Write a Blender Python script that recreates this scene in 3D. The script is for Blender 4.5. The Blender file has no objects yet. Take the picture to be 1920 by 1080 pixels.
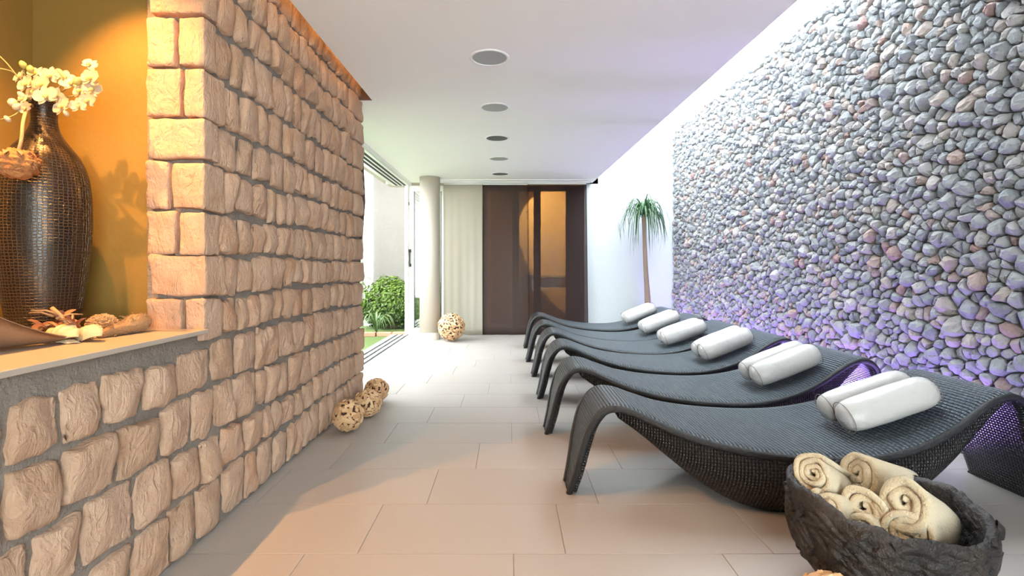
import bpy, bmesh, math, random
import numpy as np
from mathutils import Vector, Matrix, noise, Euler, Quaternion

PI = math.pi
SC = bpy.context.scene
COL = SC.collection

# ------------------------------------------------------------------ camera, sky, exposure
F_PX, VPX, VPY, CAM_Z = 930.0, 955.0, 501.0, 1.10
cam_d = bpy.data.cameras.new('camera')
cam = bpy.data.objects.new('camera', cam_d)
COL.objects.link(cam)
cam.location = (0, 0, CAM_Z)
cam.rotation_euler = (PI / 2, 0, 0)
cam_d.sensor_width = 36.0
cam_d.lens = F_PX / 1920.0 * 36.0
cam_d.shift_x = (960.0 - VPX) / 1920.0
cam_d.shift_y = -(540.0 - VPY) / 1920.0
cam_d.clip_start = 0.02
SC.camera = cam

world = bpy.data.worlds.new('sky')
SC.world = world
world.use_nodes = True
bg = world.node_tree.nodes['Background']
bg.inputs[0].default_value = (0.90, 0.96, 1.0, 1)
bg.inputs[1].default_value = 5.2

vs = SC.view_settings
vs.view_transform = 'Standard'
vs.look = 'None'
vs.gamma = 1.0
vs.use_curve_mapping = False
vs.exposure = 2.05
SC.cycles.max_bounces = 10
SC.cycles.diffuse_bounces = 6
SC.cycles.transparent_max_bounces = 24
SC.cycles.sample_clamp_indirect = 6.0
SC.cycles.caustics_reflective = False
SC.cycles.caustics_refractive = False


def portal(name, loc, rot, sx, sy):
    d = bpy.data.lights.new(name, 'AREA')
    d.shape = 'RECTANGLE'; d.size = sx; d.size_y = sy
    d.cycles.is_portal = True
    o = bpy.data.objects.new(name, d); COL.objects.link(o)
    o.location = loc; o.rotation_euler = rot
    return o


portal('skylight_portal', (2.15, 5.47, 3.66), (0, 0.245, 0), 1.9, 5.2)
portal('rear_portal', (.75, -1.60, 1.2), (PI / 2, 0, 0), 2.3, 2.4)
portal('terrace_portal', (-1.98, 6.2, 1.25), (0, -PI / 2, 0), 2.5, 4.0)

# ------------------------------------------------------------------ helpers


def at(px, py, Y):
    """point of the place seen at photo pixel (px,py) at distance Y"""
    return Vector(((px - VPX) / F_PX * Y, Y, CAM_Z - (py - VPY) / F_PX * Y))


def link(o, parent=None):
    COL.objects.link(o)
    if parent is not None:
        o.parent = parent
    return o


def mk(name, verts, faces, mat, parent=None, smooth=False, uv=None, attr=None):
    me = bpy.data.meshes.new(name)
    me.from_pydata([tuple(v) for v in verts], [], faces)
    if smooth:
        me.polygons.foreach_set('use_smooth', [True] * len(me.polygons))
    if uv is not None:
        l = me.uv_layers.new(name='uv')
        vi = np.zeros(len(me.loops), dtype=np.int32)
        me.loops.foreach_get('vertex_index', vi)
        arr = np.asarray(uv, dtype=np.float32)[vi]
        l.data.foreach_set('uv', arr.ravel())
    if attr is not None:
        a = me.attributes.new('rnd', 'FLOAT', 'POINT')
        a.data.foreach_set('value', np.asarray(attr, dtype=np.float32))
    if mat is not None:
        me.materials.append(mat)
    me.update()
    return link(bpy.data.objects.new(name, me), parent)


def mk_bm(name, bm, mat, parent=None, smooth=False):
    bmesh.ops.recalc_face_normals(bm, faces=bm.faces)
    me = bpy.data.meshes.new(name)
    bm.to_mesh(me); bm.free()
    if smooth:
        me.polygons.foreach_set('use_smooth', [True] * len(me.polygons))
    if mat is not None:
        me.materials.append(mat)
    return link(bpy.data.objects.new(name, me), parent)


def reuse(name, data, parent=None, mat=None):
    return link(bpy.data.objects.new(name, data), parent)


def empty(name, loc=(0, 0, 0), rz=0.0):
    o = bpy.data.objects.new(name, None)
    o.empty_display_size = 0.1
    o.location = loc; o.rotation_euler = (0, 0, rz)
    COL.objects.link(o)
    return o


def tag(o, label, cat, group=None, kind=None):
    o['label'] = label
    o['category'] = cat
    if group: o['group'] = group
    if kind: o['kind'] = kind
    return o


def struct(o, label=None):
    o['kind'] = 'structure'
    if label: o['label'] = label
    return o


class MB:
    """collects shapes of one part"""
    def __init__(s):
        s.v = []; s.f = []; s.uv = []

    def add(s, verts, faces, uv=None):
        n = len(s.v)
        s.v += [tuple(p) for p in verts]
        s.f += [tuple(i + n for i in f) for f in faces]
        s.uv += list(uv) if uv is not None else [(0, 0)] * len(verts)
        return s

    def box(s, x0, x1, y0, y1, z0, z1):
        v = [(x0, y0, z0), (x1, y0, z0), (x1, y1, z0), (x0, y1, z0), (x0, y0, z1), (x1, y0, z1), (x1, y1, z1), (x0, y1, z1)]
        return s.add(v, [(0, 3, 2, 1), (4, 5, 6, 7), (0, 1, 5, 4), (1, 2, 6, 5), (2, 3, 7, 6), (3, 0, 4, 7)])

    def prism(s, poly, z0, z1):
        n = len(poly)
        v = [(p[0], p[1], z0) for p in poly] + [(p[0], p[1], z1) for p in poly]
        f = [tuple(range(n - 1, -1, -1)), tuple(range(n, 2 * n))]
        f += [(i, (i + 1) % n, n + (i + 1) % n, n + i) for i in range(n)]
        return s.add(v, f)

    def tube(s, pts, rad, seg=8, cap=True):
        pts = [Vector(p) for p in pts]
        if not hasattr(rad, '__len__'): rad = [rad] * len(pts)
        v = []; f = []
        prev = None
        for i, p in enumerate(pts):
            t = (pts[min(i + 1, len(pts) - 1)] - pts[max(i - 1, 0)])
            t = t.normalized() if t.length > 1e-9 else Vector((0, 0, 1))
            if prev is None:
                a = t.orthogonal().normalized()
            else:
                a = (prev - t * prev.dot(t))
                a = a.normalized() if a.length > 1e-6 else t.orthogonal().normalized()
            prev = a
            b = t.cross(a)
            for k in range(seg):
                an = 2 * PI * k / seg
                v.append(p + (a * math.cos(an) + b * math.sin(an)) * rad[i])
        for i in range(len(pts) - 1):
            for k in range(seg):
                k2 = (k + 1) % seg
                f.append((i * seg + k, i * seg + k2, (i + 1) * seg + k2, (i + 1) * seg + k))
        if cap:
            f.append(tuple(range(seg - 1, -1, -1)))
            f.append(tuple(range((len(pts) - 1) * seg, len(pts) * seg)))
        return s.add(v, f)

    def lathe(s, prof, seg=32, c=(0, 0, 0), cap0=True, cap1=True):
        v = []; f = []; uv = []
        L = 0
        for i, (r, z) in enumerate(prof):
            if i: L += math.hypot(r - prof[i - 1][0], z - prof[i - 1][1])
            for k in range(seg):
                a = 2 * PI * k / seg
                v.append((c[0] + r * math.cos(a), c[1] + r * math.sin(a), c[2] + z)); uv.append((k / seg, L))
        for i in range(len(prof) - 1):
            for k in range(seg):
                k2 = (k + 1) % seg
                f.append((i * seg + k, i * seg + k2, (i + 1) * seg + k2, (i + 1) * seg + k))
        if cap0: f.append(tuple(range(seg - 1, -1, -1)))
        if cap1: f.append(tuple(range((len(prof) - 1) * seg, len(prof) * seg)))
        return s.add(v, f, uv)

    def build(s, name, mat, parent=None, smooth=False, useuv=False):
        return mk(name, s.v, s.f, mat, parent, smooth, s.uv if useuv else None)


def box(name, x0, x1, y0, y1, z0, z1, mat, parent=None):
    return MB().box(x0, x1, y0, y1, z0, z1).build(name, mat, parent)


def bevel(o, w=0.004, seg=2):
    m = o.modifiers.new('bevel', 'BEVEL'); m.width = w; m.segments = seg; m.limit_method = 'ANGLE'
    return o


def catmull(pts, n):
    """smooth path through pts, n samples"""
    P = [Vector(p) for p in pts]
    P = [P[0] * 2 - P[1]] + P + [P[-1] * 2 - P[-2]]
    out = []
    m = len(P) - 3
    for i in range(n):
        t = i / (n - 1) * m
        k = min(int(t), m - 1); t -= k
        a, b, c, d = P[k], P[k + 1], P[k + 2], P[k + 3]
        out.append(0.5 * ((2 * b) + (c - a) * t + (2 * a - 5 * b + 4 * c - d) * t * t + (3 * b - a - 3 * c + d) * t ** 3))
    return out


def interp(x, xs, ys):
    return float(np.interp(x, xs, ys))


# ------------------------------------------------------------------ materials
class N:
    """tiny node builder"""
    def __init__(s, name):
        s.m = bpy.data.materials.new(name); s.m.use_nodes = True
        s.t = s.m.node_tree
        s.b = s.t.nodes['Principled BSDF']; s.out = s.t.nodes['Material Output']

    def n(s, typ, **kw):
        nd = s.t.nodes.new(typ)
        ins = kw.pop('ins', {})
        for k, v in kw.items(): setattr(nd, k, v)
        for k, v in ins.items(): s.set(nd.inputs[k], v)
        return nd

    def set(s, sock, v):
        if isinstance(v, bpy.types.NodeSocket): s.t.links.new(v, sock)
        else: sock.default_value = v

    def math(s, op, a, b=None, c=None):
        nd = s.n('ShaderNodeMath', operation=op)
        s.set(nd.inputs[0], a)
        if b is not None: s.set(nd.inputs[1], b)
        if c is not None: s.set(nd.inputs[2], c)
        return nd.outputs[0]

    def coord(s, which='Object'):
        return s.n('ShaderNodeTexCoord').outputs[which]

    def pos(s):
        return s.n('ShaderNodeNewGeometry').outputs['Position']

    def noise(s, scale, vec=None, detail=6, rough=0.6, dist=0.0):
        nd = s.n('ShaderNodeTexNoise', ins={'Scale': scale, 'Detail': detail, 'Roughness': rough, 'Distortion': dist})
        if vec is not None: s.set(nd.inputs['Vector'], vec)
        return nd.outputs['Fac']

    def ramp(s, fac, stops, mode='LINEAR'):
        nd = s.n('ShaderNodeValToRGB'); s.set(nd.inputs[0], fac)
        cr = nd.color_ramp; cr.interpolation = mode
        while len(cr.elements) < len(stops): cr.elements.new(0.5)
        for e, (p, c) in zip(cr.elements, stops):
            e.position = p; e.color = (*c, 1) if len(c) == 3 else c
        return nd.outputs[0]

    def mix(s, fac, a, b, blend='MIX'):
        nd = s.n('ShaderNodeMix', data_type='RGBA', blend_type=blend)
        s.set(nd.inputs[0], fac)
        s.set(nd.inputs[6], a if isinstance(a, bpy.types.NodeSocket) else (*a, 1))
        s.set(nd.inputs[7], b if isinstance(b, bpy.types.NodeSocket) else (*b, 1))
        return nd.outputs[2]

    def bump(s, h, dist=0.01, strength=1.0, prev=None):
        nd = s.n('ShaderNodeBump', ins={'Strength': strength, 'Distance': dist, 'Height': h})
        if prev is not None: s.set(nd.inputs['Normal'], prev)
        return nd.outputs[0]

    def p(s, color=None, rough=None, normal=None, metal=None, spec=None, emit=None, estr=None, sub=None, coat=None, sheen=None):
        b = s.b.inputs
        if color is not None: s.set(b['Base Color'], color if isinstance(color, bpy.types.NodeSocket) else (*color, 1))
        if rough is not None: s.set(b['Roughness'], rough)
        if normal is not None: s.set(b['Normal'], normal)
        if metal is not None: s.set(b['Metallic'], metal)
        if spec is not None: s.set(b['Specular IOR Level'], spec)
        if emit is not None: s.set(b['Emission Color'], (*emit, 1)); s.set(b['Emission Strength'], estr)
        if sheen is not None: s.set(b['Sheen Weight'], sheen)
        if coat is not None: s.set(b['Coat Weight'], coat)
        return s.m


def plain(name, color, rough=0.5, metal=0.0, bump=None, vary=0.0, spec=None):
    k = N(name)
    c = color
    if vary:
        f = k.noise(6, k.coord(), 4)
        c = k.mix(f, tuple(x * (1 - vary) for x in color), tuple(min(1, x * (1 + vary)) for x in color))
    nm = None
    if bump:
        nm = k.bump(k.noise(bump[0], k.coord(), 5), bump[1])
    return k.p(c, rough, nm, metal, spec)


def mat_stone():
    k = N('tan_limestone')
    co = k.pos()
    rnd = k.n('ShaderNodeObjectInfo').outputs['Random']
    n1 = k.noise(7, co, 8, .62)
    n2 = k.noise(38, co, 8, .7)
    base = k.ramp(rnd, [(0, (.45, .28, .18)), (.35, (.51, .33, .22)), (.6, (.55, .365, .255)), (.85, (.52, .315, .20)), (1, (.54, .30, .185))])
    c = k.mix(k.ramp(n1, [(.36, (0, 0, 0)), (.66, (1, 1, 1))]), base, (.59, .41, .295))
    c = k.mix(k.ramp(n2, [(.28, (.6, .6, .6)), (.42, (0, 0, 0))]), c, (.31, .205, .14))
    c = k.mix(k.ramp(k.noise(3.1, co, 3), [(.58, (0, 0, 0)), (.78, (.5, .5, .5))]), c, (.50, .29, .185))
    # chiselled relief: directional ripples, pits and broad flakes
    mp = k.n('ShaderNodeMapping', ins={'Scale': (1.0, 1.0, .45), 'Rotation': (.5, 0, 0)}); k.set(mp.inputs['Vector'], co)
    n3 = k.noise(24, mp.outputs[0], 5, .55, .9)
    rg = k.math('SUBTRACT', 1.0, k.math('ABSOLUTE', k.math('MULTIPLY', k.math('SUBTRACT', n3, .5), 3.2)))
    w = k.math('ADD', k.math('MULTIPLY', n1, .6), k.math('MULTIPLY', n2, .5))
    w = k.math('ADD', w, k.math('MULTIPLY', rg, .42))
    nm = k.bump(w, .020, 1.0)
    return k.p(c, .86, nm, spec=.3)


def mat_mortar():
    k = N('grey_mortar')
    co = k.pos()
    n1 = k.noise(9, co, 6); n2 = k.noise(120, co, 4)
    c = k.mix(n1, (.19, .16, .135), (.27, .235, .205))
    return k.p(c, .95, k.bump(k.math('ADD', n1, k.math('MULTIPLY', n2, .25)), .02), spec=.2)


def mat_rock():
    k = N('grey_pink_rubble')
    co = k.pos()
    rnd = k.n('ShaderNodeAttribute', attribute_name='rnd').outputs['Fac']
    n1 = k.noise(11, co, 7, .6); n2 = k.noise(60, co, 8, .7)
    base = k.ramp(rnd, [(0, (0.18, 0.194, 0.209)), (.2, (0.246, 0.26, 0.27)), (.42, (0.325, 0.332, 0.335)), (.6, (0.231, 0.249, 0.267)),
                        (.76, (0.375, 0.364, 0.347)), (.9, (0.361, 0.306, 0.275)), (.97, (0.332, 0.238, 0.206)), (1, (0.296, 0.18, 0.162))])
    c = k.mix(k.ramp(n1, [(.42, (0, 0, 0)), (.70, (0.505, 0.505, 0.505))]), base, (0.383, 0.383, 0.375))
    c = k.mix(k.ramp(k.noise(5.5, co, 4), [(.60, (0, 0, 0)), (.76, (0.397, 0.397, 0.397))]), c, (0.397, 0.26, 0.216))
    c = k.mix(k.ramp(n2, [(.30, (.8, .8, .8)), (.46, (0, 0, 0))]), c, (.32, .32, .33))
    nm = k.bump(k.math('ADD', k.math('MULTIPLY', n1, .9), k.math('MULTIPLY', n2, .6)), .018)
    return k.p(c, .85, nm, spec=.3)


def mat_tile():
    k = N('beige_floor_tile')
    co = k.pos()
    rnd = k.n('ShaderNodeObjectInfo').outputs['Random']
    base = k.ramp(rnd, [(0, (0.332, 0.305, 0.278)), (1, (0.349, 0.322, 0.296))])
    sp = k.noise(260, co, 2)
    c = k.mix(k.ramp(sp, [(.35, (0.31, 0.31, 0.31)), (.5, (0, 0, 0))]), base, (0.3, 0.278, 0.252))
    c = k.mix(k.math('MULTIPLY', k.noise(2.2, co, 4), .35), c, (0.362, 0.34, 0.314))
    nm = k.bump(k.noise(190, co, 3), .0006, .5)
    return k.p(c, .42, nm, spec=.45)


def mat_weave(name, pu, pv, hole, col=(.013, .014, .015)):
    """basket weave of round plastic strands with small see-through holes; uv in metres"""
    k = N(name)
    sep = k.n('ShaderNodeSeparateXYZ'); k.set(sep.inputs[0], k.n('ShaderNodeUVMap').outputs[0])
    u = k.math('DIVIDE', sep.outputs[0], pu); v = k.math('DIVIDE', sep.outputs[1], pv)
    fu = k.math('FRACT', u); fv = k.math('FRACT', v)
    iu = k.math('FLOOR', u); iv = k.math('FLOOR', v)
    par = k.math('FRACT', k.math('MULTIPLY', k.math('ADD', iu, iv), .5))       # 0 or .5
    par = k.math('MULTIPLY', par, 2.0)
    su = k.math('SINE', k.math('MULTIPLY', fu, PI)); sv = k.math('SINE', k.math('MULTIPLY', fv, PI))
    ha = k.math('MULTIPLY', k.math('POWER', su, 1.1), k.math('ADD', .65, k.math('MULTIPLY', sv, .35)))
    hb = k.math('MULTIPLY', k.math('POWER', su, 1.1), k.math('ADD', .25, k.math('MULTIPLY', sv, .40)))
    h = k.math('ADD', k.math('MULTIPLY', ha, k.math('SUBTRACT', 1.0, par)), k.math('MULTIPLY', hb, par))
    nm = k.bump(h, min(pu, pv) * .7, 1.0)
    # hole at the crossing of four strands
    du = k.math('ABSOLUTE', k.math('SUBTRACT', fu, .5)); dv = k.math('ABSOLUTE', k.math('SUBTRACT', fv, .5))
    k.p((*col,), .34, nm, spec=.62)
    c = k.mix(h, tuple(x * .12 for x in col), tuple(x * 1.6 for x in col)); k.set(k.b.inputs['Base Color'], c)  # shade between the strands put into the colour by weave height
    if hole > 0:
        a = k.math('GREATER_THAN', k.math('MINIMUM', du, dv), .5 - hole)
        tr = k.n('ShaderNodeBsdfTransparent')
        ms = k.n('ShaderNodeMixShader')
        k.set(ms.inputs[0], a)
        k.t.links.new(k.b.outputs[0], ms.inputs[1]); k.t.links.new(tr.outputs[0], ms.inputs[2])
        k.t.links.new(ms.outputs[0], k.out.inputs[0])
    return k.m


def mat_sheer(name, col, clear, transl=.5, folds=0.0):
    k = N(name)
    co = k.pos()
    th = k.noise(420, co, 2)
    c = k.mix(th, tuple(x * .82 for x in col), col)
    d = k.n('ShaderNodeBsdfDiffuse'); k.set(d.inputs[0], c)
    t = k.n('ShaderNodeBsdfTranslucent'); k.set(t.inputs[0], c)
    m1 = k.n('ShaderNodeMixShader'); k.set(m1.inputs[0], transl)
    k.t.links.new(d.outputs[0], m1.inputs[1]); k.t.links.new(t.outputs[0], m1.inputs[2])
    tr = k.n('ShaderNodeBsdfTransparent')
    m2 = k.n('ShaderNodeMixShader'); k.set(m2.inputs[0], clear)
    k.t.links.new(m1.outputs[0], m2.inputs[1]); k.t.links.new(tr.outputs[0], m2.inputs[2])
    k.t.links.new(m2.outputs[0], k.out.inputs[0])
    return k.m


def mat_glass(name, tint=(.96, .985, .98), refl=.07):
    k = N(name)
    tr = k.n('ShaderNodeBsdfTransparent'); k.set(tr.inputs[0], (*tint, 1))
    g = k.n('ShaderNodeBsdfGlossy'); k.set(g.inputs['Roughness'], .02)
    m = k.n('ShaderNodeMixShader'); k.set(m.inputs[0], refl)
    k.t.links.new(tr.outputs[0], m.inputs[1]); k.t.links.new(g.outputs[0], m.inputs[2])
    k.t.links.new(m.outputs[0], k.out.inputs[0])
    return k.m


def mat_leaf(name, c0, c1, rough=.45):
    k = N(name)
    rnd = k.n('ShaderNodeAttribute', attribute_name='rnd').outputs['Fac']
    c = k.mix(rnd, c0, c1)
    k.p(c, rough, spec=.4)
    t = k.n('ShaderNodeBsdfTranslucent'); k.set(t.inputs[0], c)
    m = k.n('ShaderNodeMixShader'); k.set(m.inputs[0], .3)
    k.t.links.new(k.b.outputs[0], m.inputs[1]); k.t.links.new(t.outputs[0], m.inputs[2])
    k.t.links.new(m.outputs[0], k.out.inputs[0])
    return k.m


def mat_emit(name, col, st):
    k = N(name)
    return k.p((0.8, .8, .8), .5, emit=col, estr=st)


M = {}
M['stone'] = mat_stone()
M['mortar'] = mat_mortar()
M['rock'] = mat_rock()
M['rock_back'] = plain('dark_rubble_bed', (.17, .17, .175), .95, vary=.3)
M['tile'] = mat_tile()
M['grout'] = plain('floor_grout', (.27, .245, .22), .9)
M['ceiling'] = plain('white_ceiling_paint', (.91, .90, .885), .75, bump=(60, .0006))
M['white'] = plain('white_paint', (.84, .84, .83), .6)
M['slot_dark'] = plain('dark_brown_board', (.09, .05, .032), .6, vary=.2)
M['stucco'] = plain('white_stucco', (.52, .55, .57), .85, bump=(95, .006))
M['ochre'] = plain('ochre_plaster', (.24, .145, .027), .7, bump=(35, .0015), vary=.08)
M['beige_stucco'] = plain('beige_garden_stucco', (.18, .168, .148), .9, bump=(55, .012), vary=.06)
M['cream_paint'] = plain('cream_column_paint', (.47, .42, .35), .6, bump=(90, .0006))
M['plinth_tile'] = plain('cream_plinth_tile', (.72, .66, .57), .4, vary=.05)
M['alu'] = plain('white_aluminium', (.80, .80, .76), .35)
M['alu_grey'] = plain('grey_aluminium', (.55, .56, .55), .4, .6)
M['black'] = plain('black_rubber', (.012, .012, .013), .5)
M['groove'] = plain('dark_track_groove', (.02, .02, .02), .7)
M['glass'] = mat_glass('clear_glass')
M['skyglass'] = mat_glass('skylight_glass', (.97, .99, 1.0), .05)
M['shelf'] = plain('pale_stone_shelf', (.40, .34, .28), .45, vary=.06)
M['weave_top'] = mat_weave('wicker_seat', .0195, .013, .12, (.070, .094, .112))  # sky sheen on the seat put into its paler bluish colour
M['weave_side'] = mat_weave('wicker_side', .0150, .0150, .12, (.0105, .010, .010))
M['wicker_edge'] = plain('wicker_binding', (.007, .0075, .008), .4, bump=(240, .004))
M['leather'] = None
M['curtain_cream'] = mat_sheer('cream_voile', (.78, .75, .66), .12, .6)
M['curtain_brown'] = mat_sheer('brown_voile', (.12, .088, .078), .26, .35)
M['curtain_brown2'] = mat_sheer('dark_brown_voile', (.070, .048, .045), .36, .35)
M['curtain_thick'] = plain('brown_curtain_cloth', (.10, .060, .045), .85)
k = N('white_leatherette')
co = k.coord()
k.p((.46, .45, .435), .38, k.bump(k.noise(14, co, 4, .5, .6), .010, .6), spec=.5); M['leather'] = k.m
M['seam'] = plain('dark_seam_thread', (.16, .13, .11), .7)
M['lens'] = plain('grey_frosted_lens', (.36, .385, .38), .35)
M['lens_dark'] = plain('dark_frosted_lens', (.13, .145, .14), .3)
M['lens_pale'] = plain('pale_frosted_lens', (.42, .43, .41), .4)


def mat_chip():
    k = N('wood_chip')
    rnd = k.n('ShaderNodeObjectInfo').outputs['Random']
    at_ = k.n('ShaderNodeAttribute', attribute_name='rnd').outputs['Fac']
    f = k.math('FRACT', k.math('ADD', rnd, at_))
    c = k.ramp(f, [(0, (.50, .29, .145)), (.3, (.68, .44, .235)), (.65, (.78, .56, .33)), (1, (.60, .37, .19))])
    g = k.noise(30, k.coord(), 5)
    c = k.mix(k.math('MULTIPLY', g, .45), c, (.33, .16, .07))
    return k.p(c, .65, k.bump(g, .004), spec=.35)


M['chip'] = mat_chip()
M['chip_core'] = plain('dark_wood_core', (.07, .035, .018), .9)
k = N('dark_bark_bowl')
co = k.coord()
n1 = k.noise(7, co, 6, .6, .8); n2 = k.noise(34, co, 6)
k.p(k.mix(k.ramp(n1, [(.35, (0, 0, 0)), (.7, (1, 1, 1))]), (.006, .004, .003), (.034, .024, .017)), .55,
    k.bump(k.math('ADD', n1, k.math('MULTIPLY', n2, .45)), .034), spec=.5)
M['bowl'] = k.m
k = N('cream_terry')
co = k.coord()
k.p((.66, .53, .335), .95, k.bump(k.noise(170, co, 4), .012, 1.0), sheen=.4, spec=.1)
M['towel'] = k.m


def mat_vase():
    k = N('knitted_bronze')
    sep = k.n('ShaderNodeSeparateXYZ'); k.set(sep.inputs[0], k.n('ShaderNodeUVMap').outputs[0])
    cb = k.n('ShaderNodeCombineXYZ')
    k.set(cb.inputs[0], k.math('MULTIPLY', sep.outputs[0], 62.0)); k.set(cb.inputs[1], k.math('MULTIPLY', sep.outputs[1], 92.0))
    v = k.n('ShaderNodeTexVoronoi', feature='DISTANCE_TO_EDGE', ins={'Scale': 1.0, 'Randomness': .3}); k.set(v.inputs['Vector'], cb.outputs[0])
    e = k.ramp(v.outputs['Distance'], [(.03, (1, 1, 1)), (.15, (0, 0, 0))])
    c = k.mix(e, (.008, .005, .004), (.16, .105, .06))
    nm = k.bump(e, .004, 1.0)
    return k.p(c, .36, nm, k.math('MULTIPLY', e, .55), spec=.6)


M['vase'] = mat_vase()
M['petal'] = mat_leaf('ivory_petal', (.50, .45, .33), (.56, .51, .40), .5)
M['lip'] = plain('yellow_lip', (.75, .55, .16), .5)
M['stem'] = plain('green_stem', (.30, .25, .09), .6, vary=.2)
M['twig'] = plain('dry_twig', (.38, .25, .13), .8, bump=(60, .003), vary=.25)
M['bud'] = plain('green_bud', (.36, .34, .10), .5, vary=.2)
M['dried'] = plain('dried_flower_orange', (.38, .17, .06), .9, bump=(45, .02), vary=.45)
M['bark'] = plain('brown_spathe', (.25, .15, .085), .6, bump=(26, .004), vary=.25)
M['shell'] = plain('pale_shell', (.52, .44, .29), .5, vary=.15)
M['raffia'] = plain('raffia_fibre', (.40, .26, .14), .9, bump=(110, .012), vary=.25)
M['petal_dry'] = plain('dried_petal', (.38, .16, .085), .8, vary=.45)
M['petal_pink'] = plain('dried_pink_petal', (.46, .17, .19), .8, vary=.3)
M['trunk'] = plain('palm_trunk', (.22, .155, .115), .9, bump=(45, .012), vary=.3)
M['palm_leaf'] = mat_leaf('palm_leaf', (.025, .075, .035), (.09, .18, .07), .35)
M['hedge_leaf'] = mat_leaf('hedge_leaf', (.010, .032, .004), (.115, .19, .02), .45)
M['strap_leaf'] = mat_leaf('strap_leaf', (.05, .11, .03), (.20, .25, .11), .4)
M['pot'] = plain('dark_pot', (.10, .085, .075), .5, vary=.2)
M['terracotta'] = plain('terracotta_edge', (.40, .20, .12), .8, vary=.2)
k = N('lawn_green')
k.p(k.mix(k.noise(30, k.pos(), 6), (.07, .13, .025), (.16, .22, .06)), .95, k.bump(k.noise(160, k.pos(), 4), .02)); M['lawn'] = k.m
M['brass'] = plain('bronze_fitting', (.20, .14, .09), .4, .7)

# ================================================================== THE SETTING
CEIL = 2.48
BACK = 8.10
SHELF_Z = 0.853


def edge_x(y):          # right edge of the ceiling slab (runs slightly askew)
    return 1.555 - 0.0245 * y


# ---- floor: slab and tiles 80 x 40 cm in a fifth bond
floor = struct(MB().box(-1.60, 2.72, -1.5, BACK + .28, -.14, -.0035).box(-1.28, -1.2, -1.5, 4.2, -.14, -.0035).build('floor', M['grout']))
TL, TW, GAP = .80, .3985, .0024
row0 = 1.905 - 6 * TW * 1
tile_cache = {}
rr = random.Random(3)
for r in range(-2, 24):
    y0 = row0 + r * TW; y1 = y0 + TW
    if y0 > BACK + .05: break
    off = .016 + .2 * ((r - 5) % 4)
    left = -1.26 if y1 < 4.2 else -1.60
    for c in range(-4, 5):
        x0 = off + c * TL; x1 = x0 + TL
        a, b = max(x0, left), min(x1, 2.70)
        yy1 = min(y1, BACK + .1)
        if b - a < .02 or yy1 - y0 < .02: continue
        w, d = round(b - a - GAP, 4), round(yy1 - y0 - GAP, 4)
        key = (w, d)
        if key not in tile_cache:
            e = .0012
            hx, hy = w / 2, d / 2
            v = [(-hx, -hy, -.004), (hx, -hy, -.004), (hx, hy, -.004), (-hx, hy, -.004),
                 (-hx, -hy, -e), (hx, -hy, -e), (hx, hy, -e), (-hx, hy, -e),
                 (-hx + e, -hy + e, 0), (hx - e, -hy + e, 0), (hx - e, hy - e, 0), (-hx + e, hy - e, 0)]
            f = [(0, 1, 5, 4), (1, 2, 6, 5), (2, 3, 7, 6), (3, 0, 4, 7), (4, 5, 9, 8), (5, 6, 10, 9), (6, 7, 11, 10), (7, 4, 8, 11), (8, 9, 10, 11)]
            o = mk('tile', v, f, M['tile'], floor); tile_cache[key] = o.data
        else:
            o = reuse('tile', tile_cache[key], floor)
        o.location = ((a + b) / 2, (y0 + yy1) / 2, 0)

# ---- ceiling slab with its cove slot along the stone wall
mb = MB()
mb.prism([(-1.135, -1.5), (edge_x(-1.5), -1.5), (edge_x(BACK), BACK), (-1.135, BACK)], CEIL, 2.86)
mb.box(-1.60, -1.135, 4.10, BACK, CEIL, 2.86)
ceiling = struct(mb.build('ceiling', M['ceiling']))
o = MB().box(-2.05, -1.14, -1.5, 4.12, 2.78, 2.86).build('cove_board', M['ochre'], ceiling)
o = MB().box(-1.25, -1.133, 4.085, 4.10, CEIL - .002, 2.80).build('cove_end_board', M['slot_dark'], ceiling)
o = MB().box(-2.02, -1.25, -.30, 2.05, 2.50, 2.56).build('niche_soffit', M['ochre'], ceiling)
o = MB().box(-2.02, 1.45, BACK, 8.45, CEIL - .02, 2.86).box(-2.12, -1.60, 4.10, 8.45, 2.52, 2.86).build('eaves', M['cream_paint'], ceiling)
o = box('edge_bead', -1.14, edge_x(BACK), BACK - .30, BACK - .285, CEIL - .012, CEIL + .01, M['ceiling'], ceiling)

# ---- light well above the rubble wall
well = MB().prism([(edge_x(-1.5) - .10, -1.5), (edge_x(-1.5), -1.5), (edge_x(BACK), BACK), (edge_x(BACK) - .10, BACK)], 2.86, 4.02)
struct(well.build('wall_lightwell', M['white']))
wb = MB().box(1.225, 3.15, BACK, BACK + .22, 0, 4.05)
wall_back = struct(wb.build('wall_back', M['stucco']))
struct(MB().box(-2.1, -.40, -1.62, -1.5, 0, 4.15).box(1.90, 3.15, -1.62, -1.5, 0, 4.15).box(-.40, 1.90, -1.62, -1.5, 2.42, 4.15).build('wall_rear', M['white']))
w3 = empty('added_rear_window'); struct(w3, 'added glazed opening behind the viewpoint to brighten the near room')  # added opening, lets fill light into the near room
for i in range(3):
    x = -.40 + i * 1.15
    box('stile', x - .03 if i else x, x + .03 if i < 2 else x, -1.60, -1.54, 0, 2.42, M['alu'], w3)
    if i < 2: box('pane', x + .03, x + 1.12, -1.575, -1.567, .06, 2.36, M['glass'], w3)
box('rail', -.40, 1.90, -1.60, -1.54, 0, .06, M['alu'], w3)
box('rail', -.40, 1.90, -1.60, -1.54, 2.36, 2.42, M['alu'], w3)
M['bounce_paving'] = plain('warm_bounce_paving', (.82, .74, .65), .8, vary=.08)
struct(box('added_sky_canopy', -3, 5, -4.2, -1.62, 2.55, 2.7, M['white']))  # added canopy out of view, keeps direct sky off the near floor
struct(box('added_bounce_ground', -6, 8, -9, -1.62, -.2, -.03, M['bounce_paving']))  # added pale ground out of view, bounces warm light up to the ceiling
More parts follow.
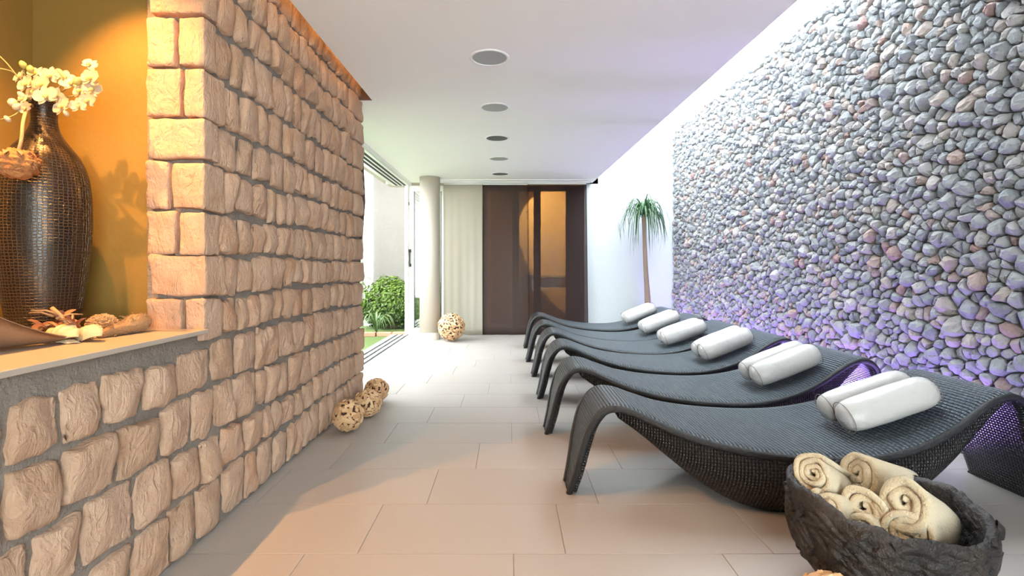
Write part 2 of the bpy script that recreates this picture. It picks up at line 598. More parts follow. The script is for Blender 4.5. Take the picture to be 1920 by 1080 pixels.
wall_right = struct(MB().box(2.715, 2.80, -1.5, BACK, 0, 3.32).build('wall_right', M['rock_back']))
box('coping', 2.80, 3.16, -1.5, BACK, 3.16, 3.30, M['white'], wall_right)
box('kerb', 3.08, 3.16, -1.5, BACK, 3.30, 3.56, M['white'], wall_right)

# ---- skylight: sloping bars and panes
sky = empty('window_2'); struct(sky, 'sloping white-barred glass skylight above the rubble wall')
SLO = .25


def sky_z(x): return 3.60 - SLO * (x - 3.0)


def slab_on_slope(mb, x0, x1, y0, y1, t0, t1):
    v = []
    for t in (t0, t1):
        for x, y in ((x0, y0), (x1, y0), (x1, y1), (x0, y1)):
            v.append((x, y, sky_z(x) + t))
    mb.add(v, [(0, 3, 2, 1), (4, 5, 6, 7), (0, 1, 5, 4), (1, 2, 6, 5), (2, 3, 7, 6), (3, 0, 4, 7)])


bars_y = [8.03 - 1.28 * i for i in range(5)]
for by in bars_y:
    mb = MB(); slab_on_slope(mb, 1.28, 3.10, by - .045, by + .045, -.005, .055); mb.build('glazing_bar', M['alu'], sky)
    mb = MB(); slab_on_slope(mb, 1.28, 3.10, by - .020, by + .020, -.055, -.005); mb.build('glazing_bar', M['alu'], sky)
for i in range(len(bars_y) - 1):
    mb = MB(); slab_on_slope(mb, 1.28, 3.10, bars_y[i + 1] + .03, bars_y[i] - .03, .03, .042); mb.build('pane', M['skyglass'], sky)
mb = MB(); slab_on_slope(mb, 1.28, 3.20, -1.62, bars_y[-1] - .045, -.02, .16); mb.build('roof_slab', M['white'], ceiling)

# ---- left stone wall
wall_left = MB()
wall_left.box(-1.475, -1.248, 2.022, 4.125, 0, 2.78)
wall_left.box(-1.95, -1.475, 2.16, 4.125, 0, 2.78)
wall_left.box(-1.95, -1.248, -1.5, 2.021, 0, SHELF_Z - .017)
wall_left.box(-1.95, -1.248, -1.5, -.30, SHELF_Z - .017, 2.78)
wall_left.box(-1.40, -1.248, -.30, 2.022, 2.56, 2.78)
wall_left = struct(wall_left.build('wall_left', M['mortar']), 'rough tan block stone wall with grey mortar joints')
nb = struct(MB().box(-2.05, -1.97, -.30, 2.16, .70, 2.80).build('wall_niche_back', M['ochre']))
ns = struct(MB().box(-1.97, -1.478, 2.05, 2.16, .70, 2.56).build('wall_niche_side', M['ochre']))

RS = random.Random(11)
GRID = [-1, -.955, -.86, -.66, -.4, -.13, .13, .4, .66, .86, .955, 1]


def face_stone(w, h, d, seed, base):
    """one rough dressed stone: local x along the wall, y up, z out; base = depth of root"""
    ofs = Vector((seed * 3.7, seed * 1.3, seed * 2.1))
    R = random.Random(seed)
    hx, hy = w / 2, h / 2
    # irregular outline: four corner nips and a slight lean
    nip = [R.uniform(.02, .22) for _ in range(4)]
    planes = [(R.uniform(-.38, .38), R.uniform(-.30, .30), R.uniform(.000, .012)) for _ in range(6)]
    lean = R.uniform(-.10, .10); tap = R.uniform(-.09, .09)
    tx, ty = R.uniform(-.25, .25) * d, R.uniform(-.25, .25) * d
    v = []; f = []
    n = len(GRID)
    for j, b in enumerate(GRID):
        for i, a in enumerate(GRID):
            q = (1 if a > 0 else 0) + (2 if b > 0 else 0)
            k = nip[q]
            x = a * (1 - k * b * b * abs(a) ** 2 * .75)
            y = b * (1 - k * a * a * abs(b) ** 2 * .75)
            x, y = x + lean * y * .5 + tap * x * y, y
            px, py = x * hx, y * hy
            nz = noise.noise(Vector((px * 22, py * 22, 0)) + ofs)
            n2 = noise.noise(Vector((px * 22, py * 22, 7.7)) + ofs)
            e = max(abs(a), abs(b))
            if e > .9:
                px += nz * .016; py += n2 * .016
            if e >= 1:
                z = base
            else:
                cl = noise.fractal(Vector((px * 9, py * 9, 3.3)) + ofs, .8, 2.1, 4)
                rd = abs(noise.noise(Vector((px * 20, py * 20, 5)) + ofs * 1.7))
                prof = {0.955: .72, .86: .97}.get(round(e, 3), 1.0)
                ch = min(pa * px + pb * py + pc for pa, pb, pc in planes)
                z = d * prof + max(ch, -.020) * (1 if e < .9 else .5) + (cl * .006 + rd * .009) * (1 if e < .9 else .4)
                z = max(z, .004)
            v.append((px, py, z))
    for j in range(n - 1):
        for i in range(n - 1):
            f.append((j * n + i, j * n + i + 1, (j + 1) * n + i + 1, (j + 1) * n + i))
    return v, f


def block_stone(sx, sy, sz, seed, rad=.012, amp=.010, n=7):
    """rough block with all six sides, centred"""
    ofs = Vector((seed * 2.7, seed * 1.9, seed * 3.1))
    bm = bmesh.new()
    bmesh.ops.create_cube(bm, size=2.0)
    bmesh.ops.subdivide_edges(bm, edges=bm.edges[:], cuts=n, use_grid_fill=True)
    S = Vector((sx / 2, sy / 2, sz / 2))
    for vt in bm.verts:
        c = Vector([math.copysign(1 - (1 - min(1, abs(q))) ** 1.9, q) for q in vt.co])
        p = Vector((c.x * S.x, c.y * S.y, c.z * S.z))
        inn = Vector((max(-S.x + rad, min(S.x - rad, p.x)), max(-S.y + rad, min(S.y - rad, p.y)), max(-S.z + rad, min(S.z - rad, p.z))))
        dlt = p - inn
        if dlt.length > 1e-6: p = inn + dlt.normalized() * rad
        nrm = (dlt.normalized() if dlt.length > 1e-6 else Vector((0, 0, 0)))
        cl = noise.fractal(p * 9 + ofs, .8, 2.1, 4); rd = abs(noise.noise(p * 22 + ofs))
        p += nrm * (cl * amp + rd * amp * 1.1)
        vt.co = p
    return bm


COURSES = [.0, .03, .22, .405, .595, .80, .98, 1.15, 1.335, 1.52, 1.70, 1.90, 2.115, 2.30, 2.48, 2.66]
TOP_PLANE = -1.219       # average face of the stones
seed = 1


def wob(y, i):
    if i in (0,): return 0
    return .020 * noise.noise(Vector((y * 1.7, i * 5.1, 2.0)))


for ci in range(1, len(COURSES) - 1):
    za, zb = COURSES[ci], COURSES[ci + 1]
    if ci == 1: za = .005
    below = zb <= .81
    y = 0.72 if below else 1.99
    end = 4.175
    ys = []
    # stones get narrower higher up, as in the place
    if not below:
        wq = RS.choice([.085, .11, .135]) if ci % 2 else RS.choice([.10, .15])
        ys.append((1.985, 1.985 + wq, 'quoin')); y = 1.985 + wq
    while y < end - .10:
        big = below and y < 2.3
        w = RS.uniform(.135, .215) if big else RS.choice([RS.uniform(.085, .12), RS.uniform(.115, .165), RS.uniform(.13, .185)])
        if y + w > end - .17:
            break
        ys.append((y, y + w, 'face')); y += w
    ys.append((y, end + RS.uniform(-.02, .01), 'end'))
    for (a, b, kind) in ys:
        seed += 1
        j0, j1 = wob((a + b) / 2, ci) if ci > 1 else 0, wob((a + b) / 2, ci + 1)
        if ci == 4 and a < 2.0: j1 = -.012 - .02 * RS.random()      # mortar band under the shelf
        jt = .0055 + RS.random() * .005
        if kind == 'face':
            j0 += RS.uniform(-.006, .007) if ci > 1 else 0; j1 += RS.uniform(-.010, .006)
        w, h = b - a - 2 * jt, (zb + j1) - (za + j0) - 2 * jt * (1.0 if ci > 1 else .55)
        cy, cz = (a + b) / 2, (za + j0 + zb + j1) / 2
        if kind == 'face':
            d = .027 + RS.uniform(-.004, .009)
            v, f = face_stone(w, h, d, seed, -.006)
            # local (x,y,z) -> world (Y, Z, X out)
            vv = [(-1.248 + q[2], cy + q[0], cz + q[1]) for q in v]
            o = mk('stone', [(p[0] + 1.248, p[1] - cy, p[2] - cz) for p in vv], f, M['stone'], wall_left, smooth=True)
            o.location = (-1.248, cy, cz)
        elif kind == 'end':
            bm = block_stone(.30, b - a - .012, h, seed, .022, .012)
            o = mk_bm('stone', bm, M['stone'], wall_left, True); o.data.set_sharp_from_angle(angle=.75)
            o.location = (TOP_PLANE - .152 + RS.uniform(-.006, .006), cy, cz)
        else:
            # quoin: turns the corner of the niche, long and short in turn
            if ci % 3 == 0: rets = [.225]
            else:
                k = RS.choice([.085, .11, .135]); rets = [k, .228 - k]
            x1 = -1.2185 + RS.uniform(-.004, .004)
            for qi, rw in enumerate(rets):
                seed += 1
                dep = (b - a - jt) if qi == 0 else .10
                bm = block_stone(rw - (.010 if len(rets) > 1 else .004), dep, h, seed, .007, .008)
                o = mk_bm('stone', bm, M['stone'], wall_left, True); o.data.set_sharp_from_angle(angle=.75)
                o.location = (x1 - rw / 2, 1.987 + dep / 2, cz + RS.uniform(-.004, .004))
                x1 -= rw + .010

# ---- niche shelf
sh = MB().box(-1.97, -1.205, -.30, 1.985, SHELF_Z - .018, SHELF_Z).build('niche_shelf', M['shelf'])
bevel(sh, .002, 1)
tag(sh, 'long pale stone ledge along the foot of the ochre niche', 'shelf')

# ---- right rubble wall: power-diagram stones
RY0, RY1, RZ0, RZ1 = 0.9, 8.085, 0.0, 3.32
RR = random.Random(5)
SEAMS = [RY0, 2.1, 3.6, 5.1, 6.6, RY1]
pts = []
cell = .075
gridd = {}


def near(y, z, k=2):
    gi, gj = int(y / cell), int(z / cell)
    for a in range(gi - k, gi + k + 1):
        for b in range(gj - k, gj + k + 1):
            for q in gridd.get((a, b), ()): yield q


tries = 0
while tries < 42000:
    tries += 1
    y, z = RR.uniform(RY0, RY1), RR.uniform(RZ0, RZ1)
    r = RR.choice([.022, .027, .032, .036, .040, .044, .052]) * RR.uniform(.9, 1.15)
    if tries > 14000: r = RR.uniform(.019, .027)
    ok = True
    for q in near(y, z):
        p = pts[q]
        if (p[0] - y) ** 2 + (p[1] - z) ** 2 < ((p[2] + r) * .93) ** 2: ok = False; break
    if ok:
        pts.append((y, z, r)); gridd.setdefault((int(y / cell), int(z / cell)), []).append(len(pts) - 1)


def clip(poly, nx, ny, c):
    out = []
    m = len(poly)
    for i in range(m):
        p, q = poly[i], poly[(i + 1) % m]
        dp, dq = nx * p[0] + ny * p[1] - c, nx * q[0] + ny * q[1] - c
        if dp <= 0: out.append(p)
        if dp * dq < 0:
            t = dp / (dp - dq)
            out.append((p[0] + (q[0] - p[0]) * t, p[1] + (q[1] - p[1]) * t))
    return out


def seam_of(y):
    for i in range(len(SEAMS) - 1):
        if y <= SEAMS[i + 1]: return SEAMS[i], SEAMS[i + 1]
    return SEAMS[-2], SEAMS[-1]


rocks = []
for i, (y, z, r) in enumerate(pts):
    s0, s1 = seam_of(y)
    poly = [(max(s0, y - .16), max(RZ0, z - .16)), (min(s1, y + .16), max(RZ0, z - .16)), (min(s1, y + .16), min(RZ1, z + .16)), (max(s0, y - .16), min(RZ1, z + .16))]
    for q in near(y, z, 3):
        if q == i: continue
        p = pts[q]
        dx, dy = p[0] - y, p[1] - z
        if dx * dx + dy * dy > .26 ** 2: continue
        c = (p[0] ** 2 + p[1] ** 2 - y * y - z * z - p[2] ** 2 + r * r) / 2
        poly = clip(poly, dx, dy, c)
        if len(poly) < 3: break
    if len(poly) < 3: continue
    A = 0; cx = cy = 0
    for a in range(len(poly)):
        p, q = poly[a], poly[(a + 1) % len(poly)]
        cr = p[0] * q[1] - q[0] * p[1]; A += cr; cx += (p[0] + q[0]) * cr; cy += (p[1] + q[1]) * cr
    A /= 2
    if abs(A) < 1e-4: continue
    cx /= 6 * A; cy /= 6 * A
    rocks.append((cx, cy, abs(A), poly))


def rock_mesh(cx, cy, A, poly, seed):
    R = random.Random(seed)
    L = [0]
    m = len(poly)
    for a in range(m): L.append(L[-1] + math.dist(poly[a], poly[(a + 1) % m]))
    M_ = 9
    ring = []
    for k in range(M_):
        t = (k + R.uniform(-.25, .25)) / M_ * L[-1] % L[-1]
        a = max(i for i in range(m) if L[i] <= t + 1e-12)
        u = (t - L[a]) / max(1e-9, L[a + 1] - L[a])
        p, q = poly[a], poly[(a + 1) % m]
        ring.append((p[0] + (q[0] - p[0]) * u - cx, p[1] + (q[1] - p[1]) * u - cy))
    size = math.sqrt(A)
    h = size * R.uniform(.36, .66) + R.uniform(-.006, .016)
    tx, ty = R.uniform(-.55, .55), R.uniform(-.6, .45)
    g = min(.95, 1 - .0045 / max(size, .03))
    ridge = R.uniform(0, 2 * PI); rx, ry = math.cos(ridge), math.sin(ridge)
    v = []
    for (s, hh, jj) in ((g, -.03, 0), (g * .985, .30, .10), (g * .84, .74, .20), (g * .46, .95, .20)):
        for (x, y) in ring:
            sx = s * (1 + R.uniform(-jj, jj) * .55)
            X, Y = x * sx, y * sx
            z = h * hh if hh > 0 else -.03
            if hh > 0:
                z += (tx * X + ty * Y) * hh + R.uniform(-jj, jj) * h * .75 - abs(rx * X + ry * Y) * .28 * hh
            v.append((X, Y, z))
    v.append((R.uniform(-.15, .15) * size, R.uniform(-.15, .15) * size, h * R.uniform(.9, 1.08)))
    f = []
    for r_ in range(3):
        for k in range(M_):
            k2 = (k + 1) % M_
            a, b, c, d = r_ * M_ + k, r_ * M_ + k2, (r_ + 1) * M_ + k2, (r_ + 1) * M_ + k
            if R.random() < .5: f += [(a, b, c), (a, c, d)]
            else: f += [(a, b, d), (b, c, d)]
    for k in range(M_): f.append((3 * M_ + k, 3 * M_ + (k + 1) % M_, 4 * M_))
    return v, f


def score(rk):
    y, z, A, _ = rk
    px = VPX + F_PX * 2.66 / y; py = VPY - F_PX * (z - CAM_Z) / y
    if px > 1925 or py < -5: return 0
    if py > 660 + (px - 1500) * .16: return 0
    return A / y ** 3


order = sorted(range(len(rocks)), key=lambda i: -score(rocks[i]))
single = set(order[:300])
SV, SF, SA = [], [], []
RX = 2.700
for i, (y, z, A, poly) in enumerate(rocks):
    v, f = rock_mesh(y, z, A, poly, i + 900)
    tint = RR.random()
    # local (y, z, out) -> world (X = RX - out, Y, Z); winding flips
    if i in single:
        o = mk('rubble_stone', [(-p[2], p[0], p[1]) for p in v], [t[::-1] for t in f], M['rock'], wall_right, attr=[tint] * len(v))
        o.location = (RX, y, z)
    else:
        n = len(SV)
        SV += [(RX - p[2], y + p[0], z + p[1]) for p in v]
        SF += [tuple(q + n for q in t[::-1]) for t in f]
        SA += [tint] * len(v)
o = mk('rubble_cladding', SV, SF, M['rock'], wall_right, attr=SA)
o['kind'] = 'stuff'
print('rocks', len(rocks), 'tris', sum(len(p) - 2 for p in SF))
struct(wall_right, 'tall wall clad in angular grey and pink rubble stones')

# ---- terrace opening: ceiling and floor tracks
win = empty('window_1'); struct(win, 'open sliding terrace door with triple floor and ceiling tracks')
box('head_frame', -1.92, -1.60, 4.13, BACK + .02, CEIL - .045, 2.52, M['alu'], win)
for i, x in enumerate((-1.605, -1.63)):
    box('frame_line', x - .004, x + .004, 4.14, BACK, CEIL - .052, CEIL - .044, M['alu_grey'], win)
for i in range(3):
    x = -1.70 - i * .068
    box('track_groove', x - .019, x + .019, 4.14, BACK, CEIL - .0475, CEIL - .044, M['groove'], win)
box('sill_frame', -1.93, -1.60, 4.13, BACK + .02, -.06, -.002, M['alu'], win)
for i in range(3):
    x = -1.665 - i * .085
    box('track_groove', x - .026, x + .026, 4.14, BACK, -.004, .0005, M['groove'], win)
    box('track_rail', x - .005, x + .005, 4.14, BACK, -.004, .010, M['alu_grey'], win)
box('jamb', -1.705, -1.655, BACK - .01, BACK + .05, -.02, CEIL - .04, M['alu'], win)

# ---- glazed back doors
def glazed(name, x0, x1, y, z0, z1, st, m, label):
    d = empty(name); struct(d, label)
    box('stile', x0, x0 + st, y, y + .05, z0, z1, m, d)
    box('stile', x1 - st, x1, y, y + .05, z0, z1, m, d)
    box('rail', x0 + st, x1 - st, y, y + .05, z1 - .09, z1, m, d)
    box('rail', x0 + st, x1 - st, y, y + .05, z0, z0 + .10, m, d)
    box('pane', x0 + st, x1 - st, y + .020, y + .028, z0 + .10, z1 - .09, M['glass'], d)
    for x in (x0 + st, x1 - st - .010):
        box('gasket', x, x + .010, y - .001, y + .02, z0 + .10, z1 - .09, M['black'], d)
    return d


DY = BACK + .06
d1 = glazed('door_1', -1.665, -1.02, DY, .0, 2.44, .095, M['alu'], 'white framed glass door behind the round column')
mb = MB().tube([(-1.63, DY - .002, 1.37), (-1.63, DY - .05, 1.37), (-1.63, DY - .05, 1.13), (-1.63, DY - .002, 1.13)], .012, 8)
mb.box(-1.648, -1.612, DY - .006, DY, 1.345, 1.395).box(-1.648, -1.612, DY - .006, DY, 1.105, 1.155)
mb.build('handle', M['black'], d1)
for z in (2.12, 1.34):
    box('lock', -1.668, -1.645, DY - .008, DY, z, z + .05, M['black'], d1)
d2 = glazed('door_2', -1.02, -.44, DY, .0, 2.44, .07, M['alu'], 'white framed glass door behind the cream curtain')
M['alu_dark'] = plain('backlit_door_frame', (.10, .07, .055), .5)  # backlit darkness of the frames put into the colour
d3 = glazed('door_3', -.44, .115, DY, .0, 2.44, .055, M['alu_dark'], 'glass door behind the brown curtain with grey light')
d4 = glazed('door_4', .10, .46, DY + .02, .0, 2.44, .05, M['alu_dark'], 'narrow glass door where the brown curtains overlap')
d5 = glazed('door_5', .43, 1.225, DY, .0, 2.44, .075, M['alu_dark'], 'glass door behind the darker brown curtain with amber glow')
box('mid_panel', .93, 1.15, DY + .005, DY + .045, .10, 2.35, M['alu_dark'], d5)

# ---- warm room behind the brown curtains
wr = MB().box(-.46, 1.40, 9.75, 9.85, -.05, 2.7).box(1.30, 1.40, 8.32, 9.75, -.05, 2.7).box(-.46, -.36, 8.42, 9.75, -.05, 2.7)
M['amber_wall'] = plain('amber_plaster', (.60, .48, .35), .8, bump=(40, .004), vary=.12)
struct(wr.build('wall_passage', M['amber_wall']))
struct(box('floor_passage', -.46, 1.40, BACK + .28, 9.75, -.14, -.005, M['tile']))
struct(box('ceiling_passage', -.46, 1.40, 8.45, 9.85, 2.60, 2.70, M['white']))
hb = MB().box(.2, 1.30, 9.63, 9.75, .90, .95)
tag(hb.build('wall_rail', M['shelf']), 'pale ledge on the amber wall behind the dark curtain', 'ledge')
sp = bpy.data.lights.new('passage_lamp', 'SPOT'); sp.energy = 330; sp.color = (1.0, .58, .18); sp.spot_size = 1.15; sp.spot_blend = .08; sp.shadow_soft_size = .03
so = bpy.data.objects.new('passage_lamp', sp); COL.objects.link(so); so.location = (.2, 8.65, 2.52)
so.rotation_euler = (Vector((.98, 9.75, 1.85)) - Vector((.2, 8.65, 2.52))).to_track_quat('-Z', 'Y').to_euler()
fx = MB().lathe([(.045, 0), (.05, .02), (.05, .08), (.0, .08)], 20, (.2, 8.65, 2.522), True, False)
tag(fx.build('passage_downlight', M['alu_dark'], None, True), 'small downlight above the passage behind the brown curtains', 'lamp')

# ---- column
colm = MB().lathe([(.156, .10), (.156, 2.50)], 48, (-1.222, 7.63, 0)).build('column', M['cream_paint'], None, True)
struct(colm, 'round cream painted column in front of the glass door')
for q in range(18):
    a0, a1 = 2 * PI * q / 18 + .008, 2 * PI * (q + 1) / 18 - .008
    ang = [a0 + (a1 - a0) * t / 3 for t in range(4)]
    vv = [(-1.222 + .163 * math.cos(a), 7.63 + .163 * math.sin(a), z) for z in (0.0, .105) for a in ang] + [(-1.222 + .15 * math.cos(a), 7.63 + .15 * math.sin(a), z) for z in (0.0, .105) for a in ang]
    ff = []
    for t in range(3):
        ff += [(t, t + 1, 5 + t, 4 + t), (4 + t, 5 + t, 13 + t, 12 + t)]
    mk('tile', vv, ff, M['plinth_tile'], colm)

# ---- garden beyond the terrace door
struct(MB().box(-9, -1.93, -2, 12.5, -.16, -.03).box(-1.93, -.46, 8.45, 12.5, -.16, -.03).build('ground', M['lawn']), 'clipped green lawn outside the terrace door')
struct(MB().box(-5.3, -.36, 10.3, 10.5, -.1, 3.5).build('wall_garden', M['beige_stucco']), 'beige stucco garden wall behind the hedge')
struct(MB().box(-4.0, -.36, 8.45, 10.6, 3.5, 3.62).build('added_shade_roof', M['cream_paint']))  # added roof above the view, shades the garden wall
gp = MB().box(-2.80, -2.66, 9.55, 9.70, -.05, 3.5)
struct(gp.build('wall_pilaster', M['white']))
struct(MB().box(-5.3, -5.1, -2.0, 10.5, -.1, 2.4).build('added_sky_limit_wall', M['beige_stucco']))  # added wall out of view, its height sets the sky light let in

# ================================================================== THINGS
# ---- wicker wave loungers
XC = 1.35
PROF = [(.285, 0), (.318, .13), (.345, .26), (.385, .385), (.455, .462), (.545, .462), (.66, .418), (.82, .362), (1.05, .318), (1.32, .297),
        (1.55, .305), (1.75, .345), (1.93, .415), (2.07, .488), (2.18, .533), (2.265, .538), (2.335, .49), (2.39, .38), (2.44, .22), (2.50, 0)]
WID = [(0, .125), (.06, .17), (.14, .235), (.24, .30), (.36, .345), (.48, .375), (.60, .42), (.74, .50), (.92, .59), (1.15, .69), (1.42, .74), (1.65, .75),
       (1.85, .735), (2.05, .69), (2.22, .62), (2.35, .56), (2.45, .53), (2.55, .50), (2.68, .46), (2.85, .41), (3.1, .36)]
pth = catmull([(x - XC, 0, z) for x, z in PROF], 220)
arc = [0.0]
for i in range(1, len(pth)): arc.append(arc[-1] + (pth[i] - pth[i - 1]).length)
WS = [w[0] * arc[-1] / 3.1 for w in WID]; WV = [w[1] for w in WID]
# smooth resample of width
wid = np.array([interp(s, WS, WV) for s in arc])
for _ in range(25): wid[1:-1] = (wid[:-2] + 2 * wid[1:-1] + wid[2:]) / 4
i_f = min(range(110), key=lambda i: abs(pth[i].x + XC - .47))
i_r = min(range(110, 220), key=lambda i: abs(pth[i].x + XC - 2.25))


def ribbon(i0, i1, th=.042, M_=16):
    mb = MB()
    v = []; uv = []; f = []
    loop = []
    for t in range(M_ + 1): loop.append((-1 + 2 * t / M_, 0))
    n_top = len(loop)
    loop += [(1.0, .35), (1.0, 1.0)]
    for t in range(M_ + 1): loop.append((1 - 2 * t / M_, 1))
    loop += [(-1.0, .35)]
    L = len(loop)
    for i in range(i0, i1 + 1):
        p = pth[i]
        t = (pth[min(i + 1, 219)] - pth[max(i - 1, 0)]).normalized()
        nrm = Vector((-t.z, 0, t.x))
        w = wid[i] / 2
        for (a, d) in loop:
            rnd = (.006 if abs(a) >= 1 and d in (0, 1) else 0)
            q = p - nrm * (th * d + (rnd if d == 0 else -rnd)) + Vector((0, a * (w - rnd), 0))
            v.append(q); uv.append((arc[i], a * w + (th * d if abs(a) >= 1 else 0)))
    for i in range(i1 - i0):
        for k in range(L):
            k2 = (k + 1) % L
            f.append((i * L + k, (i + 1) * L + k, (i + 1) * L + k2, i * L + k2))
    f.append(tuple(range(L))); f.append(tuple(range((i1 - i0) * L + L - 1, (i1 - i0) * L - 1, -1)))
    mb.add(v, f, uv)
    return mb


HULL = [(.50, .405), (.60, .335), (.72, .238), (.84, .145), (.97, .066), (1.10, .020), (1.28, .0), (1.48, .0), (1.68, .040), (1.86, .125), (1.98, .225), (2.08, .335), (2.17, .435), (2.22, .49)]
hpx = [p.x + XC for p in pth]; hpz = [p.z for p in pth]
ord_ = [i for i in range(i_f, i_r + 1)]
hx = np.array([hpx[i] for i in ord_]); hz = np.array([hpz[i] for i in ord_]); hw = np.array([wid[i] for i in ord_])
hull_c = catmull([(a, 0, b) for a, b in HULL], 90)


def side_panel(sgn):
    mb = MB(); v = []; uv = []; f = []
    R_ = 10
    n = len(hull_c)
    for layer in (0, 1):
        s = 0
        for i, q in enumerate(hull_c):
            if i: s += (q - hull_c[i - 1]).length
            zt = np.interp(q.x, hx, hz) - .038
            w = np.interp(q.x, hx, hw) / 2 - .006 - layer * .014
            zb = min(q.z, zt - .004)
            for r in range(R_ + 1):
                t = r / R_
                z = zt + (zb - zt) * t
                hgt = zt - z
                y = w - .30 * hgt - .25 * hgt * hgt + .035 * math.sin(PI * t) * min(1, (zt - zb) / .25)
                v.append((q.x - XC, sgn * y, max(z, .001))); uv.append((s * .97, z))
    K = n * (R_ + 1)
    for i in range(n - 1):
        for r in range(R_):
            a, b, c, d = i * (R_ + 1) + r, i * (R_ + 1) + r + 1, (i + 1) * (R_ + 1) + r + 1, (i + 1) * (R_ + 1) + r
            q1 = (a, b, c, d); q2 = (K + a, K + d, K + c, K + b)
            f.append(q1 if sgn < 0 else q1[::-1]); f.append(q2 if sgn < 0 else q2[::-1])
        r = R_
        f.append((i * (R_ + 1) + r, K + i * (R_ + 1) + r, K + (i + 1) * (R_ + 1) + r, (i + 1) * (R_ + 1) + r))
    mb.add(v, f, uv)
    return mb


def hull_floor():
    mb = MB(); v = []; uv = []; f = []
    s = 0
    for i, q in enumerate(hull_c):
        if i: s += (q - hull_c[i - 1]).length
        zt = np.interp(q.x, hx, hz) - .038
        hgt = max(zt - q.z, .004)
        w = np.interp(q.x, hx, hw) / 2 - .02 - .30 * hgt - .25 * hgt * hgt
        for t in range(7):
            y = (-1 + t / 3) * w
            v.append((q.x - XC, y, max(min(q.z, zt - .004), 0) + .004)); uv.append((s, y))
    for i in range(len(hull_c) - 1):
        for t in range(6):
            f.append((i * 7 + t, i * 7 + t + 1, (i + 1) * 7 + t + 1, (i + 1) * 7 + t))
    mb.add(v, f, uv)
    return mb


def lounger():
    root = empty('sun_lounger')
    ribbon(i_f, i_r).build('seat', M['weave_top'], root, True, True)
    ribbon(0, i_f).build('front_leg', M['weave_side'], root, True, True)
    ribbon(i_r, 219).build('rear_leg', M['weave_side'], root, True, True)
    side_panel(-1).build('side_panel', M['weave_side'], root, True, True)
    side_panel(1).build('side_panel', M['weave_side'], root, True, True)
    hull_floor().build('hull_bottom', M['weave_side'], root, True, True)
    for sg in (-1, 1):
        mb = MB()
        mb.tube([pth[i] + Vector((0, sg * (wid[i] / 2 - .004), -.022)) for i in range(2, 218, 2)], .0165, 8)
        mb.build('edge_binding', M['wicker_edge'], root, True)
    for i, sg in ((0, 1), (219, -1)):
        w = wid[i] / 2
        x = pth[i].x
        MB().box(x - .002 if sg > 0 else x - .042, x + .042 if sg > 0 else x + .002, -w, w, 0, .010).build('foot_glide', M['black'], root)
    return root


def copy_tree(o, parent=None):
    c = o.copy(); COL.objects.link(c); c.parent = parent
    for ch in list(o.children): copy_tree(ch, c)
    return c


L_POS = [(0, 2.48), (-.045, 3.34), (-.045, 4.22), (-.055, 5.05), (-.085, 5.83), (-.085, 6.80)]
L_LAB = ['nearest black wicker wave lounger, directly behind the towel bowl',
         'second black wicker wave lounger from the towel bowl',
         'third black wicker wave lounger from the towel bowl',
         'fourth black wicker wave lounger from the towel bowl',
         'fifth black wicker wave lounger, second from the brown curtain',
         'farthest black wicker wave lounger, beside the potted palm and brown curtain']
lg = lounger()
loungers = [lg] + [copy_tree(lg) for _ in range(5)]
for o, (dx, y), lab in zip(loungers, L_POS, L_LAB):
    o.location = (XC + dx, y, 0)
    tag(o, lab, 'lounger', 'row of wicker loungers along the rubble wall')


# ---- double roll cushions
def roll_mesh(seed, L=.46, R=.079):
    n, sg = 26, 36
    rr_ = random.Random(seed)
    v = []; f = []
    for i in range(n):
        t = -1 + 2 * i / (n - 1)
        t = math.copysign(abs(t) ** .62, t)
        e = max(0.0, 1 - abs(t) ** 7) ** .42
        for k in range(sg):
            a = 2 * PI * k / sg
            r = R * e * (1 + .012 * math.sin(3 * a + seed))
            pk = max(0, (abs(t) - .80) / .20)
            r += .0024 * math.cos(13 * a + seed) * pk * (1 - pk) * 4
            x = t * L / 2
            nz = noise.noise(Vector((x * 9, math.cos(a) * 1.3, math.sin(a) * 1.3 + seed)))
            r += nz * .0035 * e
            y, z = r * math.cos(a), r * math.sin(a)
            if z < 0: z *= .93
            v.append((x, y, z))
    for i in range(n - 1):
        for k in range(sg):
            k2 = (k + 1) % sg
            f.append((i * sg + k, (i + 1) * sg + k, (i + 1) * sg + k2, i * sg + k2))
    f.append(tuple(range(sg))); f.append(tuple(range(n * sg - 1, (n - 1) * sg - 1, -1)))
    return v, f


def seam_ring(x, R):
    return MB().tube([(x, R * math.cos(2 * PI * k / 40), R * math.sin(2 * PI * k / 40) * (1 if math.sin(2 * PI * k / 40) > 0 else .93)) for k in range(41)], .0016, 5, False)


def cushion():
    root = empty('roll_cushion')
    for q, y in enumerate((-.074, .074)):
        v, f = roll_mesh(3 + q * 4)
        r = mk('roll', v, f, M['leather'], root, True)
        r.location = (0, y, .074)
        for x in (-.205, .205):
            seam_ring(x, .0765).build('seam', M['seam'], r, True)
    return root


C_LAB = ['large white double roll cushion on the nearest lounger, above the towel bowl', 'white double roll cushion on the second lounger from the towel bowl',
         'white double roll cushion on the third lounger from the towel bowl', 'white double roll cushion on the fourth lounger from the towel bowl',
         'white double roll cushion on the second lounger from the brown curtain', 'smallest white double roll cushion, in front of the palm trunk']
cu = cushion()
for i, (lab, xo, (dx, y)) in enumerate(zip(C_LAB, (1.80, 1.80, 1.80, 1.75, 1.76, 1.78), L_POS)):
    c = cu if i == 0 else copy_tree(cu)
    xl = xo - dx
    za, zb = np.interp(xl - .20, hx, hz), np.interp(xl + .20, hx, hz)
    c.location = (xo, y - .075, (za + zb) / 2 + .004)
    c.rotation_euler = (0, -math.atan2(zb - za, .40), .03 * ((i * 7) % 3 - 1))
    tag(c, lab, 'cushion', 'double roll cushions on the loungers')


